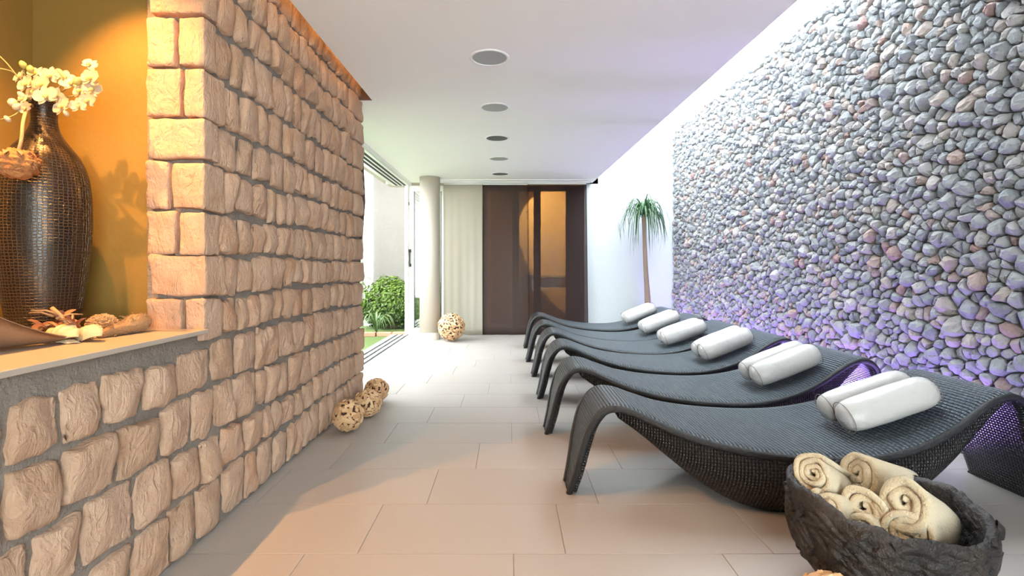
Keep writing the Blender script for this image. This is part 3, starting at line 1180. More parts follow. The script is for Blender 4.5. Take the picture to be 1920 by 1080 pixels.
# ---- wood chip balls
def chip_data():
    """bent wood chip, three variants"""
    out = []
    for (l, w, h, bend) in ((.040, .021, .006, .10), (.046, .017, .007, .18), (.030, .024, .006, .05)):
        v = []; f = []
        for i in range(4):
            t = -1 + 2 * i / 3
            z = -bend * l * t * t * .5
            for y, zz in ((-w / 2, 0), (w / 2, 0), (w / 2, h), (-w / 2, h)):
                v.append((t * l / 2, y * (1 - .12 * abs(t)), z + zz))
        for i in range(3):
            for k in range(4):
                k2 = (k + 1) % 4
                f.append((i * 4 + k, i * 4 + k2, (i + 1) * 4 + k2, (i + 1) * 4 + k))
        f += [(3, 2, 1, 0), (12, 13, 14, 15)]
        out.append((v, f))
    return out


CHIPS = chip_data()
chip_me = []
for v, f in CHIPS:
    o = mk('chip', v, f, M['chip']); chip_me.append(o.data); bpy.data.objects.remove(o)


def chip_ball(loc, R, n, scale, label, single, seed):
    root = empty('wood_chip_ball', loc)
    Q = random.Random(seed)
    bm = bmesh.new(); bmesh.ops.create_icosphere(bm, subdivisions=3, radius=R * .86)
    bmesh.ops.translate(bm, verts=bm.verts, vec=(0, 0, R))
    mk_bm('core', bm, M['chip_core'], root, True)
    mbv, mbf, mba = [], [], []
    for i in range(n):
        z = 1 - 2 * (i + .5) / n; a = i * 2.399963 + Q.uniform(-.1, .1)
        rr_ = math.sqrt(1 - z * z)
        d = Vector((rr_ * math.cos(a), rr_ * math.sin(a), z))
        d = (d + Vector((Q.uniform(-.07, .07), Q.uniform(-.07, .07), Q.uniform(-.07, .07)))).normalized()
        q = d.to_track_quat('Z', 'Y') @ Quaternion((0, 0, 1), Q.uniform(0, 2 * PI)) @ Quaternion((1, 0, 0), Q.uniform(-.38, .38)) @ Quaternion((0, 1, 0), Q.uniform(-.30, .30))
        p = d * (R * Q.uniform(.86, .945)) + Vector((0, 0, R))
        if p.z < .008: p.z = .008
        s = scale * Q.uniform(.8, 1.25)
        kk = Q.randrange(3)
        if single:
            o = reuse('chip', chip_me[kk], root)
            o.location = p; o.rotation_mode = 'QUATERNION'; o.rotation_quaternion = q; o.scale = (s, s, s)
        else:
            v, f = CHIPS[kk]
            b = len(mbv); t = Q.random()
            mbv += [q @ (Vector(x) * s) + p for x in v]; mbf += [tuple(x + b for x in y) for y in f]; mba += [t] * len(v)
    if not single:
        o = mk('chips', mbv, mbf, M['chip'], root, attr=mba); o['kind'] = 'stuff'
    tag(root, label, 'ball', 'decorative wood chip balls')


def on_floor(px, Y): return ((px - VPX) / F_PX * Y, Y, 0)


chip_ball(on_floor(653, 3.33), .104, 165, .98, 'brown wood chip ball nearest the camera beside the stone wall', True, 1)
chip_ball(on_floor(689.5, 3.66), .101, 165, .98, 'middle wood chip ball of the three beside the stone wall', True, 2)
chip_ball(on_floor(706, 4.04), .098, 150, .98, 'rearmost wood chip ball of the three at the end of the stone wall', True, 3)
chip_ball(on_floor(846.5, 7.40), .212, 420, 1.15, 'large pale wood chip ball beside the cream column', False, 4)
chip_ball((.930, 1.42, 0), .107, 160, 1.0, 'wood chip ball cut off by the picture edge in front of the dark bowl', True, 5)

# ---- dark rough bowl
BX, BY, BR, BZ = 1.242, 1.65, .278, .345
BW = Matrix.Translation((BX, BY, 0))
root = empty('bark_bowl', (BX, BY, 0))
v = []; f = []
SEG = 128
outer = [(.10, 0), (.15, .012), (.195, .055), (.232, .11), (.257, .17), (.272, .235), (.279, .295), (.281, .335)]
inner = [(.268, .345), (.252, .33), (.245, .28), (.235, .21), (.212, .14), (.165, .075), (.08, .05)]
P_ = outer + inner
for r, (rad, z) in enumerate(P_):
    for k in range(SEG):
        a = 2 * PI * k / SEG
        nb_ = noise.fractal(Vector((math.cos(a) * 2.2, math.sin(a) * 2.2, z * 7)), .9, 2.0, 4)
        rim = noise.noise(Vector((math.cos(a) * 3, math.sin(a) * 3, 4))) * .016 + noise.noise(Vector((math.cos(a) * 14, math.sin(a) * 14, 9))) * .014
        low = -.022 * max(0, math.cos(a - math.radians(-80)))        # rim dips at the front
        hi = .030 * max(0, math.cos(a - math.radians(165)))          # and rises on one side
        zz = z + (rim + low + hi) * max(0, (z - .1) / .25)
        rr_ = rad + nb_ * .009 * (1 if z > .01 else .3)
        v.append((rr_ * math.cos(a), rr_ * math.sin(a), max(0, zz)))
for r in range(len(P_) - 1):
    for k in range(SEG):
        k2 = (k + 1) % SEG
        f.append((r * SEG + k, r * SEG + k2, (r + 1) * SEG + k2, (r + 1) * SEG + k))
f.append(tuple(range(SEG - 1, -1, -1))); f.append(tuple(range((len(P_) - 1) * SEG, len(P_) * SEG)))
mk('shell', v, f, M['bowl'], root, True)
# ragged strips of bark pressed on the outside
Q = random.Random(8)
mbv, mbf = [], []
for i in range(190):
    a = Q.uniform(0, 2 * PI); z = Q.uniform(.05, .32)
    L_, W_ = Q.uniform(.04, .13), Q.uniform(.012, .034)
    tilt = Q.uniform(-.9, .9)
    b = len(mbv)
    for s in range(7):
        t = -1 + s / 3
        aa = a + t * L_ / 2 * math.cos(tilt) / .27; zz = z + t * L_ / 2 * math.sin(tilt)
        zz = max(.03, min(.335 + .03 * max(0, math.cos(aa - math.radians(165))) - .022 * max(0, math.cos(aa + math.radians(80))), zz))
        R0 = np.interp(zz, [p[1] for p in outer], [p[0] for p in outer])
        nb_ = noise.fractal(Vector((math.cos(aa) * 2.2, math.sin(aa) * 2.2, zz * 7)), .9, 2.0, 4) * .009
        wv = W_ * (1 - t * t) ** .5 + .0008
        for (dz, dr) in ((-wv, -.006), (-wv * .5, .004 + W_ * .12), (wv * .4, .004 + W_ * .2), (wv, -.006)):
            R1 = R0 + nb_ + dr
            mbv.append((R1 * math.cos(aa), R1 * math.sin(aa), zz + dz * math.cos(tilt)))
    for s in range(6):
        for q in range(3):
            mbf.append((b + s * 4 + q, b + (s + 1) * 4 + q, b + (s + 1) * 4 + q + 1, b + s * 4 + q + 1))
o = mk('bark_strips', mbv, mbf, M['bowl'], root, True); o['kind'] = 'stuff'
tag(root, 'round dark brown bowl of rough bark holding rolled cream towels', 'bowl')


# ---- rolled towels
def towel(face, axis, R, L, turns, seed, label, cut=0):
    root = empty('rolled_towel', face)
    Q = random.Random(seed)
    pitch = (R - .008) / turns
    th = pitch * .99
    n = int(turns * 34)
    v = []; f = []
    ph = Q.uniform(0, 6)
    for i in range(n + 1):
        a = turns * 2 * PI * i / n
        r0 = .008 + pitch * a / (2 * PI)
        wz = noise.noise(Vector((math.cos(a) * 1.2, math.sin(a) * 1.2, seed * 3.1 + a * .03))) * min(1, r0 / R * 1.4)
        r = r0 + wz * R * .16 + pitch * .16 * noise.noise(Vector((a * .8, seed, 2)))
        sq = 1 + .07 * math.cos(2 * a + ph)
        e0 = .026 * noise.noise(Vector((a * .35, seed, 5))) + (.010 * (1 - r0 / R) if cut == 0 else 0)
        ca, sa = math.cos(a + ph), math.sin(a + ph)
        for (dr, z) in ((-.5, e0 + .006), (-.28, e0 + .001), (.0, e0 - .001), (.28, e0 + .001), (.5, e0 + .006), (.5, L * .35), (.5, L * .7), (.5, L - .006), (0, L), (-.5, L - .006), (-.5, L * .5)):
            rad = (r + dr * th) * sq * (1 + .05 * math.sin(z / L * 3 + seed))
            rad = max(rad, .002)
            v.append((rad * ca, rad * sa, z))
    K = 11
    for i in range(n):
        for k in range(K):
            k2 = (k + 1) % K
            f.append((i * K + k, i * K + k2, (i + 1) * K + k2, (i + 1) * K + k))
    f.append(tuple(range(K - 1, -1, -1))); f.append(tuple(range(n * K, n * K + K)))
    root.rotation_euler = Vector(axis).to_track_quat('Z', 'Y').to_euler()
    mk('cloth', v, f, M['towel'], root, True)
    tag(root, label, 'towel', 'rolled cream towels in the dark bowl')
    return root


towel(at(1522, 886, 1.70), (.70, .45, -.42), .060, .22, 3.2, 1, 'rolled cream towel with crimped end, upper left in the bowl')
towel(at(1603, 884, 1.78), (.80, .30, -.28), .074, .26, 2.9, 2, 'large rolled cream towel at the back of the bowl, nearest the lounger')
towel(at(1617, 951, 1.60), (.62, .55, -.40), .068, .22, 2.6, 3, 'rolled cream towel in the middle of the pile')
towel(at(1690, 938, 1.545), (.74, .42, -.50), .082, .24, 2.7, 4, 'big rolled cream towel on top at the front right')
towel(at(1698, 1003, 1.505), (.66, .62, -.30), .068, .20, 2.9, 5, 'rolled cream towel under the big front one at the rim')
towel(at(1545, 950, 1.60), (.72, .50, -.35), .055, .20, 2.4, 6, 'small rolled cream towel at the left rim below the crimped one')
towel(at(1618, 1000, 1.55), (.70, .60, -.22), .050, .20, 2.3, 7, 'rolled cream towel lowest at the front rim')

# ---- ceiling downlights
for i, (px, py, m) in enumerate(((918, 108, 'lens'), (928, 201.5, 'lens_pale'), (932, 259, 'lens_dark'), (936, 297.5, 'lens_pale'), (938, 326, 'lens_dark'))):
    Y = (CEIL - CAM_Z) * F_PX / (VPY - py)
    X = (px - VPX) / F_PX * Y
    r = empty('ceiling_downlight', (X, Y, CEIL))
    MB().lathe([(.112, -.0005), (.114, -.006), (.124, -.008), (.130, -.005), (.131, 0)], 48, (0, 0, 0), False, False).build('trim_ring', M['white'], r, True)
    MB().lathe([(.1135, -.0025), (.06, -.0035), (.004, -.004)], 40, (0, 0, 0), False, True).build('lens', M[m], r, True)
    tag(r, ['round grey ceiling downlight, largest and nearest of the row', 'second round ceiling downlight of the row, pale grey lens', 'third and middle round ceiling downlight of the row, dark lens',
            'fourth round ceiling downlight of the row, pale lens', 'smallest round ceiling downlight, dark lens, nearest the curtain rail'][i], 'downlight', 'row of ceiling downlights')


# ---- curtains
def panel_curtain(name, px0, px1, Y, z0, z1, mat, label, amp=.012, taper=0.0, bottom_bar=True, shift=0.0):
    x0, x1 = (px0 - VPX) / F_PX * Y, (px1 - VPX) / F_PX * Y
    root = empty(name, ((x0 + x1) / 2, Y, z0))
    hw_ = (x1 - x0) / 2
    v = []; f = []
    nx, nz = 44, 26
    for j in range(nz):
        t = j / (nz - 1)
        for i in range(nx):
            s = i / (nx - 1) * 2 - 1
            fall = (1 - t)
            x = s * hw_ * (1 + taper * fall) + shift * fall
            y = amp * (math.sin(s * 7.0 + px0 * .1) * .6 + math.sin(s * 15 + px0) * .4 + noise.noise(Vector((s * 3, t * 2, px0))) * .8) * (.25 + .9 * fall)
            v.append((x, y, t * (z1 - z0)))
    for j in range(nz - 1):
        for i in range(nx - 1):
            f.append((j * nx + i, j * nx + i + 1, (j + 1) * nx + i + 1, (j + 1) * nx + i))
    c = mk('cloth', v, f, mat, root, True)
    mod = c.modifiers.new('hem', 'SOLIDIFY'); mod.thickness = .0015
    MB().box(-hw_, hw_, -.010, .010, z1 - z0 - .01, z1 - z0 + .012).build('top_batten', M['alu'], root)
    for sg in (-1, 1):
        vv = []
        for j in range(nz):
            i = 0 if sg < 0 else nx - 1
            vv.append(Vector(v[j * nx + i]))
        MB().tube(vv, .006, 6).build('side_hem', mat, root, True)
    tag(root, label, 'curtain', 'panel curtains on the end wall')
    return root


ZT = 2.445
panel_curtain('panel_curtain', 832, 904, BACK - .08, .012, ZT, M['curtain_cream'], 'cream voile panel curtain beside the column', .012, .0)
panel_curtain('panel_curtain', 905, 990, BACK - .05, .005, ZT, M['curtain_brown'], 'brown sheer panel curtain beside the cream one', .014, .03)
panel_curtain('panel_curtain', 990, 1099, BACK - .10, .005, ZT, M['curtain_brown2'], 'darkest brown sheer panel curtain beside the white wall', .016, .02, True, .02)
rl = empty('curtain_rail', (0, BACK - .08, CEIL))
MB().box(-1.10, 1.30, -.05, .045, -.018, -.001).build('channel', M['white'], rl)
for y in (-.028, 0, .024):
    MB().box(-1.10, 1.30, y - .003, y + .003, -.0205, -.018).build('slot', M['alu_grey'], rl)
tag(rl, 'thin white three-track curtain rail under the ceiling', 'curtain rail')

# gathered brown curtain behind the end of the stone wall
gc = empty('gathered_curtain', (-1.47, 4.46, 0))
v = []; f = []
nk, nz = 60, 30
for j in range(nz):
    z = .03 + j / (nz - 1) * 2.40
    bul = interp(z, [0, .8, 1.2, 1.7, 2.1, 2.45], [.105, .10, .115, .152, .135, .10])
    for k in range(nk):
        a = 2 * PI * k / nk
        r = bul * (1 + .16 * math.sin(11 * a + z * .4))
        v.append((r * math.cos(a), r * .55 * math.sin(a), z))
for j in range(nz - 1):
    for k in range(nk):
        k2 = (k + 1) % nk
        f.append((j * nk + k, j * nk + k2, (j + 1) * nk + k2, (j + 1) * nk + k))
mk('cloth', v, f, M['curtain_thick'], gc, True)
MB().box(-.14, .14, -.02, .02, 2.42, 2.445).build('top_batten', M['alu'], gc)
tag(gc, 'gathered dark brown curtain peeking out behind the stone wall', 'curtain')

# ---- potted palm
PY_ = 7.62
base = at(1213, 560, PY_); top = at(1205, 405, PY_)
pr = empty('potted_palm', (base.x + .01, PY_, 0))
MB().lathe([(.11, 0), (.135, .02), (.165, .26), (.17, .30), (.155, .30), (.15, .27), (.02, .265)], 32).build('pot', M['pot'], pr, True)
tp = [(0, 0, .26), (.005, 0, .45), (-.005, 0, .7), (-.03, 0, 1.1), (-.045, .0, 1.5), (-.06, 0, top.z + .02)]
tr_ = catmull(tp, 24)
MB().tube(tr_, [interp(p.z, [.2, .5, .9, 1.5, 2.0], [.058, .048, .036, .030, .034]) for p in tr_], 12).build('trunk', M['trunk'], pr, True)
Q = random.Random(21)
LV, LF, LA = [], [], []


def ribbon_leaf(pts, w, V, F, A, tint, up=Vector((0, 0, 1)), fold=.25):
    n = len(pts)
    b = len(V)
    for i, p in enumerate(pts):
        t = i / (n - 1)
        d = (pts[min(i + 1, n - 1)] - pts[max(i - 1, 0)]).normalized()
        s = d.cross(up)
        s = s.normalized() if s.length > .05 else Vector((1, 0, 0))
        nn = s.cross(d)
        ww = w * min(1, t * 5 + .35) * max(.06, (1 - t ** 2.2))
        V += [p - s * ww, p + nn * (-ww * fold), p + s * ww]; A += [tint] * 3
    for i in range(n - 1):
        F += [(b + i * 3, b + i * 3 + 1, b + i * 3 + 4, b + i * 3 + 3), (b + i * 3 + 1, b + i * 3 + 2, b + i * 3 + 5, b + i * 3 + 4)]


crown = Vector((-.06, 0, top.z))
for i in range(120):
    a = Q.uniform(0, 2 * PI)
    out = Q.uniform(.16, .42) * (1 if Q.random() < .85 else 1.1)
    rise = Q.uniform(.02, .30)
    drop = Q.uniform(.25, .72)
    d = Vector((math.cos(a), math.sin(a) * .75, 0))
    p0 = crown + d * .02 + Vector((0, 0, Q.uniform(-.05, .06)))
    pts_ = catmull([p0, p0 + d * out * .35 + Vector((0, 0, rise * .8)), p0 + d * out * .75 + Vector((0, 0, rise * .75)), p0 + d * out * 1.0 + Vector((0, 0, rise - drop * .55)),
                    p0 + d * out * (1.04 + Q.uniform(-.08, .12)) + Vector((Q.uniform(-.05, .05), 0, rise - drop))], 11)
    ribbon_leaf(pts_, Q.uniform(.007, .013), LV, LF, LA, Q.random())
o = mk('leaves', LV, LF, M['palm_leaf'], pr, True, attr=LA); o['kind'] = 'stuff'
tag(pr, 'slim potted palm with drooping grass-like leaves against the white wall', 'palm')


# ---- garden planting
def bush(name, c, rad, n, label, size=.05, seed=1, mat='hedge_leaf', cat='bush'):
    Q = random.Random(seed)
    root = empty(name, (c[0], c[1], -.03))
    V, F, A = [], [], []
    for i in range(n):
        z = Q.uniform(-.75, 1); a = Q.uniform(0, 2 * PI)
        r = math.sqrt(max(0, 1 - z * z))
        d = Vector((r * math.cos(a), r * math.sin(a), z))
        lump = 1 + .20 * noise.noise(d * 2.6 + Vector((seed, 0, 0))) + .10 * noise.noise(d * 7)
        k = lump * (1 - abs(Q.gauss(0, .10)))
        p = Vector((d.x * rad[0] * k, d.y * rad[1] * k, max(.03, c[2] + d.z * rad[2] * k)))
        up = (d + Vector((Q.uniform(-.6, .6), Q.uniform(-.6, .6), Q.uniform(-.1, .9)))).normalized()
        s = up.orthogonal().normalized(); s = Quaternion(up, Q.uniform(0, 6.28)) @ s
        t = up.cross(s)
        L_ = size * Q.uniform(.7, 1.3); W_ = L_ * .42
        b = len(V)
        V += [p, p + s * L_ * .5 + t * W_ + up * .004, p + s * L_ - up * .008, p + s * L_ * .5 - t * W_ + up * .004]
        F += [(b, b + 1, b + 2), (b, b + 2, b + 3)]
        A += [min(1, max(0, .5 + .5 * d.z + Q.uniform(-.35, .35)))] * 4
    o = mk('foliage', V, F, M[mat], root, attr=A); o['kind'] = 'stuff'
    mb = MB()
    for q in range(7):
        a = q * .9
        mb.tube([(0.05 * math.cos(a), .05 * math.sin(a), 0), (rad[0] * .4 * math.cos(a), rad[1] * .4 * math.sin(a), c[2] * .7), (rad[0] * .8 * math.cos(a), rad[1] * .8 * math.sin(a), c[2] + rad[2] * .3)], [.02, .014, .005], 6)
    mb.build('stems', M['trunk'], root)
    tag(root, label, cat, 'shrubs outside the glass')
    return root


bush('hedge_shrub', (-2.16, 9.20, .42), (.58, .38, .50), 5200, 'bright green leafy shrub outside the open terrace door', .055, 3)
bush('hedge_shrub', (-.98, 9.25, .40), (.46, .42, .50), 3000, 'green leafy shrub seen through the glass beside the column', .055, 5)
sr = empty('strap_leaf_plant', (-2.24, 8.36, -.03))
V, F, A = [], [], []
Q = random.Random(4)
for i in range(46):
    a = Q.uniform(0, 2 * PI); d = Vector((math.cos(a), math.sin(a), 0)); L_ = Q.uniform(.22, .40)
    p0 = Vector((0, 0, .02))
    ribbon_leaf(catmull([p0, p0 + d * L_ * .3 + Vector((0, 0, L_ * .75)), p0 + d * L_ * .75 + Vector((0, 0, L_ * .85)), p0 + d * L_ * 1.1 + Vector((0, 0, L_ * .35))], 8), .016, V, F, A, Q.random())
o = mk('leaves', V, F, M['strap_leaf'], sr, True, attr=A); o['kind'] = 'stuff'
tag(sr, 'low plant with long striped strap leaves on the lawn edge', 'plant')
br = empty('broad_leaf_plant', (-2.42, 7.55, -.03))
V, F, A = [], [], []
for i in range(7):
    a = i * 2.4 + .3; d = Vector((math.cos(a), math.sin(a), 0)); h = .70 + .05 * i
    MB().tube([(0, 0, 0), d * .08 + Vector((0, 0, h * .6)), d * .16 + Vector((0, 0, h))], [.010, .008, .005], 6).build('stalk', M['stem'], br)
    ribbon_leaf(catmull([d * .16 + Vector((0, 0, h)), d * .26 + Vector((0, 0, h + .05)), d * .40 + Vector((0, 0, h - .04))], 8), .055, V, F, A, Q.random())
    mk('leaf', V, F, M['strap_leaf'], br, True, attr=A); V, F, A = [], [], []
tag(br, 'tall plant with broad pale green leaves at the stone wall end', 'plant')
for i in range(3):
    e = box('edging_brick', -.115, .115, -.05, .05, 0, .065, M['terracotta'])
    bevel(e, .006, 1)
    e.location = (-2.30 + i * .25, 8.12 + .02 * i, -.03)
    tag(e, ['terracotta edging brick under the strap leaf plant', 'middle terracotta edging brick before the shrub', 'terracotta edging brick nearest the door track'][i], 'brick', 'edging bricks along the planting')

# ---- niche: knitted vase
VC = Vector(((83 - VPX) / F_PX * 1.84, 1.84, 0))
pw = [(626, .088), (620, .094), (605, .102), (570, .113), (520, .125), (460, .1365), (400, .139), (350, .1345), (315, .121), (290, .100), (270, .073), (250, .049), (230, .0385), (212, .039), (200, .045), (194, .049)]
prof = [(r, CAM_Z - (y - VPY) / F_PX * 1.84) for y, r in pw]
z0 = prof[0][1]
prof_s = catmull([(r, 0, z - z0) for r, z in prof], 60)
vr = empty('knitted_vase', (VC.x, VC.y, SHELF_Z))
MB().lathe([(p.x, max(0, p.z)) for p in prof_s], 72, (0, 0, 0), True, False).build('body', M['vase'], vr, True, True)
zt = prof_s[-1].z
MB().lathe([(.049, zt), (.046, zt + .004), (.040, zt - .01), (.032, zt - .05), (.03, zt - .12)], 40, (0, 0, 0), False, True).build('neck_lining', M['black'], vr, True)
tag(vr, 'tall dark bottle vase in knitted bronze wire on the niche ledge', 'vase')
MOUTH = Vector((VC.x, VC.y, SHELF_Z + zt))


# ---- orchids
def petal_mesh(L_, W_, cup, pw_=.8):
    V, F = [], []
    nu, nv = 7, 5
    for i in range(nu):
        t = i / (nu - 1)
        w = W_ * (math.sin(PI * min(1, .06 + t * .94)) ** pw_) * (.75 + .35 * t)
        for j in range(nv):
            s = -1 + 2 * j / (nv - 1)
            V.append((t * L_, s * w, cup * (t - .4 * t * t) * L_ + .12 * w * s * s + .02 * L_ * math.sin(6 * t + 3 * s)))
    for i in range(nu - 1):
        for j in range(nv - 1):
            a = i * nv + j
            F.append((a, a + nv, a + nv + 1, a + 1))
    return V, F


PET = []
for (L_, W_, cup, pw_) in ((.042, .024, .12, .55), (.040, .013, .10, .8)):
    v, f = petal_mesh(L_, W_, cup, pw_)
    o = mk('petal', v, f, M['petal'], None, True, attr=[.5] * len(v)); PET.append(o.data); bpy.data.objects.remove(o)
lipm = MB().tube([(0, 0, .0), (0, -.004, .010), (0, -.012, .016), (0, -.018, .013)], [.005, .0075, .006, .002], 8)
o = lipm.build('flower', M['lip'], None, True); LIP = o.data; bpy.data.objects.remove(o)


def flower(parent, loc, facing, size, spin):
    fl = reuse('flower', LIP, parent)
    fl.location = loc
    q = Vector(facing).normalized().to_track_quat('Z', 'Y') @ Quaternion((0, 0, 1), spin)
    fl.rotation_mode = 'QUATERNION'; fl.rotation_quaternion = q
    fl.scale = (size * .86,) * 3
    for ang, kind, tip in ((10, 0, .12), (170, 0, .12), (90, 1, .05), (222, 1, .02), (318, 1, .02)):
        p = reuse('petal', PET[kind], fl)
        p.rotation_euler = Euler((0, -tip, math.radians(ang)), 'XYZ')
    return fl


def spray(label, stems, flowers, buds, seed):
    root = empty('orchid_spray', MOUTH)
    Q = random.Random(seed)
    for pts_ in stems:
        P = [p - MOUTH for p in pts_]
        c = catmull(P, 16)
        MB().tube(c, [.0035 - .0018 * i / 15 for i in range(16)], 6).build('stem', M['stem'], root, True)
    for (px, py, Y, s, fx) in flowers:
        p = at(px, py, Y) - MOUTH
        flower(root, p, (fx[0] + Q.uniform(-.2, .2), fx[1], fx[2] + Q.uniform(-.2, .2)), s, Q.uniform(-.7, .7))
    for (px, py, Y, r, m) in buds:
        bm = bmesh.new(); bmesh.ops.create_uvsphere(bm, u_segments=10, v_segments=8, radius=r)
        for vt in bm.verts: vt.co.z *= 1.35; vt.co.x *= (1 - .25 * max(0, vt.co.z / r))
        b = mk_bm('bud', bm, M[m], root, True)
        if m == 'petal':
            pass
        b.location = at(px, py, Y) - MOUTH
        b.rotation_euler = (Q.uniform(-.8, .8), Q.uniform(-.8, .8), 0)
    tag(root, label, 'orchid', 'orchid sprays in the knitted vase')
    return root


V_ = Vector
dn = MOUTH + V_((0, 0, -.08))
spray('cream orchid spray arching towards the stone corner', [
    [dn, MOUTH + V_((.01, -.01, .01)), at(112, 183, 1.80), at(145, 178, 1.78), at(168, 160, 1.77), at(170, 140, 1.77)],
    [at(112, 183, 1.80), at(140, 196, 1.76), at(158, 182, 1.77)], [at(112, 175, 1.8), at(132, 160, 1.79), at(146, 153, 1.78)]],
    [(172, 146, 1.76, 1.15, (-.1, -1, .15)), (170, 122, 1.775, .8, (.2, -1, .5)), (176, 168, 1.77, 1.0, (.3, -1, .1)), (166, 188, 1.765, .9, (.1, -1, -.2)),
     (148, 198, 1.76, .85, (.1, -1, .1)), (118, 200, 1.75, 1.05, (-.1, -1, .2)), (152, 170, 1.78, .9, (-.3, -1, .2))],
    [(146, 152, 1.78, .014, 'bud'), (124, 212, 1.75, .009, 'shell')], 3)
spray('dense cream orchid spray directly above the vase mouth', [
    [dn, MOUTH + V_((0, 0, .02)), at(82, 165, 1.80), at(92, 145, 1.78)], [MOUTH, at(100, 178, 1.8), at(118, 150, 1.78), at(106, 130, 1.77)]],
    [(80, 158, 1.76, 1.2, (-.1, -1, .3)), (96, 142, 1.78, 1.0, (.3, -1, .3)), (88, 180, 1.74, 1.15, (.0, -1, .1)), (121, 145, 1.80, 1.0, (.9, -.5, .4)),
     (106, 182, 1.76, 1.05, (.2, -1, .0)), (66, 172, 1.78, 1.0, (-.4, -1, .0)), (68, 138, 1.80, .95, (-.2, -.8, .6)), (132, 158, 1.79, .95, (.4, -.8, .5))], [], 4)
spray('budding orchid spray reaching out to the niche back', [
    [dn, MOUTH + V_((-.01, -.01, .01)), at(60, 160, 1.78), at(36, 146, 1.76), at(14, 120, 1.74), at(-8, 98, 1.73)],
    [at(36, 146, 1.76), at(22, 134, 1.75), at(-6, 127, 1.73)], [MOUTH, at(52, 186, 1.78), at(34, 192, 1.74), at(24, 194, 1.73)], [MOUTH, at(50, 190, 1.78), at(30, 214, 1.72), at(-4, 226, 1.70)],
    [at(58, 160, 1.78), at(47, 142, 1.77), at(43, 123, 1.76)]],
    [(50, 158, 1.75, 1.0, (-.3, -1, .1)), (38, 144, 1.77, .75, (-.5, -1, .3)), (48, 202, 1.73, .7, (.1, -1, -.1)), (44, 186, 1.74, .65, (-.2, -1, .3))],
    [(43, 121, 1.76, .011, 'bud'), (57, 130, 1.77, .011, 'bud'), (24, 192, 1.73, .014, 'shell'), (32, 200, 1.725, .011, 'shell'), (14, 223, 1.71, .009, 'shell'), (40, 178, 1.74, .010, 'shell')], 5)

# dried seed head hanging from the mouth
dh = empty('dried_flower_head', at(33, 308, 1.66))
bm = bmesh.new(); bmesh.ops.create_icosphere(bm, subdivisions=5, radius=1.0)
for vt in bm.verts:
    d = vt.co.normalized()
    k = 1 + .16 * noise.noise(d * 2.3) + .13 * abs(noise.noise(d * 7)) + .10 * noise.noise(d * 15)
    fl = math.sin(d.z * 16 + math.atan2(d.y, d.x) * 3) * .05
    vt.co = Vector((d.x * .058, d.y * .05, d.z * .047)) * (k + fl)
mk_bm('head', bm, M['dried'], dh, True)
o_ = Vector(dh.location)
MB().tube(catmull([V_((.0, 0, .035)), at(40, 262, 1.67) - o_, at(44, 225, 1.70) - o_, at(56, 196, 1.78) - o_, MOUTH + V_((-.02, 0, -.04)) - o_], 14), .0055, 7).build('stalk', M['twig'], dh, True)
for q in range(9):
    a = q * .7
    MB().add([(0.03 * math.cos(a), .03 * math.sin(a), .03), (.052 * math.cos(a + .15), .05 * math.sin(a + .15), .034), (.066 * math.cos(a), .06 * math.sin(a), .022), (.05 * math.cos(a - .2), .05 * math.sin(a - .2), .04)], [(0, 1, 2, 3)]).build('bract', M['petal_dry'], dh)
tag(dh, 'dried orange-brown flower head hanging beside the vase', 'dried flower')

# curved palm spathe dish
sd = empty('spathe_dish', (-1.60, 1.36, SHELF_Z))
V, F = [], []
nu, nv = 26, 13
tipv = V_((-1.432, 1.63)); tail = V_((-1.70, 1.02))
ax = (tail - tipv); Ls = ax.length; axn = ax.normalized(); pn = V_((-axn.y, axn.x))
for layer in (0, 1):
    for i in range(nu):
        t = i / (nu - 1)
        w = .005 + .125 * math.sin(PI * min(1, t * .62 + .02)) ** .9
        bz = .003 + .05 * t ** 2.2 + .010 * (1 - t) ** 6
        for j in range(nv):
            s = -1 + 2 * j / (nv - 1)
            c = tipv + axn * Ls * t + pn * (s * w)
            z = bz + (s * s) * (.004 + .40 * min(t, .4) ** 1.3) + .0025 * math.sin(s * 22) * (.3 + t)
            V.append((c.x + 1.60, c.y - 1.36, z + layer * .004))
K = nu * nv
for i in range(nu - 1):
    for j in range(nv - 1):
        a, b, c, d = i * nv + j, i * nv + j + 1, (i + 1) * nv + j + 1, (i + 1) * nv + j
        F += [(a, b, c, d), (K + a, K + d, K + c, K + b)]
for i in range(nu - 1):
    for j in (0, nv - 1):
        a, d = i * nv + j, (i + 1) * nv + j
        F.append((a, d, K + d, K + a))
mk('dish', V, F, M['bark'], sd, True)
tag(sd, 'curved brown palm spathe dish lying on the ledge', 'dish')


# shells
def shell(loc, R, rot, label, ribs):
    root = empty('scallop_shell', loc)
    V, F = [], []
    nr, na = 8, 41
    for i in range(nr):
        t = .06 + .94 * i / (nr - 1)
        for k in range(na):
            a = math.radians(-68 + 136 * k / (na - 1))
            z = .30 * R * math.sin(PI * min(1, t * .85)) * math.cos(a) + .035 * R * t * math.cos(k * 2 * PI * ribs / (na - 1))
            rad = t * R * (1 + .03 * math.cos(k * 2 * PI * ribs / (na - 1)))
            V.append((rad * math.sin(a), rad * math.cos(a), z + .002))
    for i in range(nr - 1):
        for k in range(na - 1):
            F.append((i * na + k, i * na + k + 1, (i + 1) * na + k + 1, (i + 1) * na + k))
    s = mk('valve', V, F, M['shell'], root, True)
    m = s.modifiers.new('t', 'SOLIDIFY'); m.thickness = .003
    root.rotation_euler = rot
    tag(root, label, 'shell', 'shells on the niche ledge')


def on_shelf(px, py): return at(px, py, (CAM_Z - SHELF_Z) * F_PX / (py - VPY))


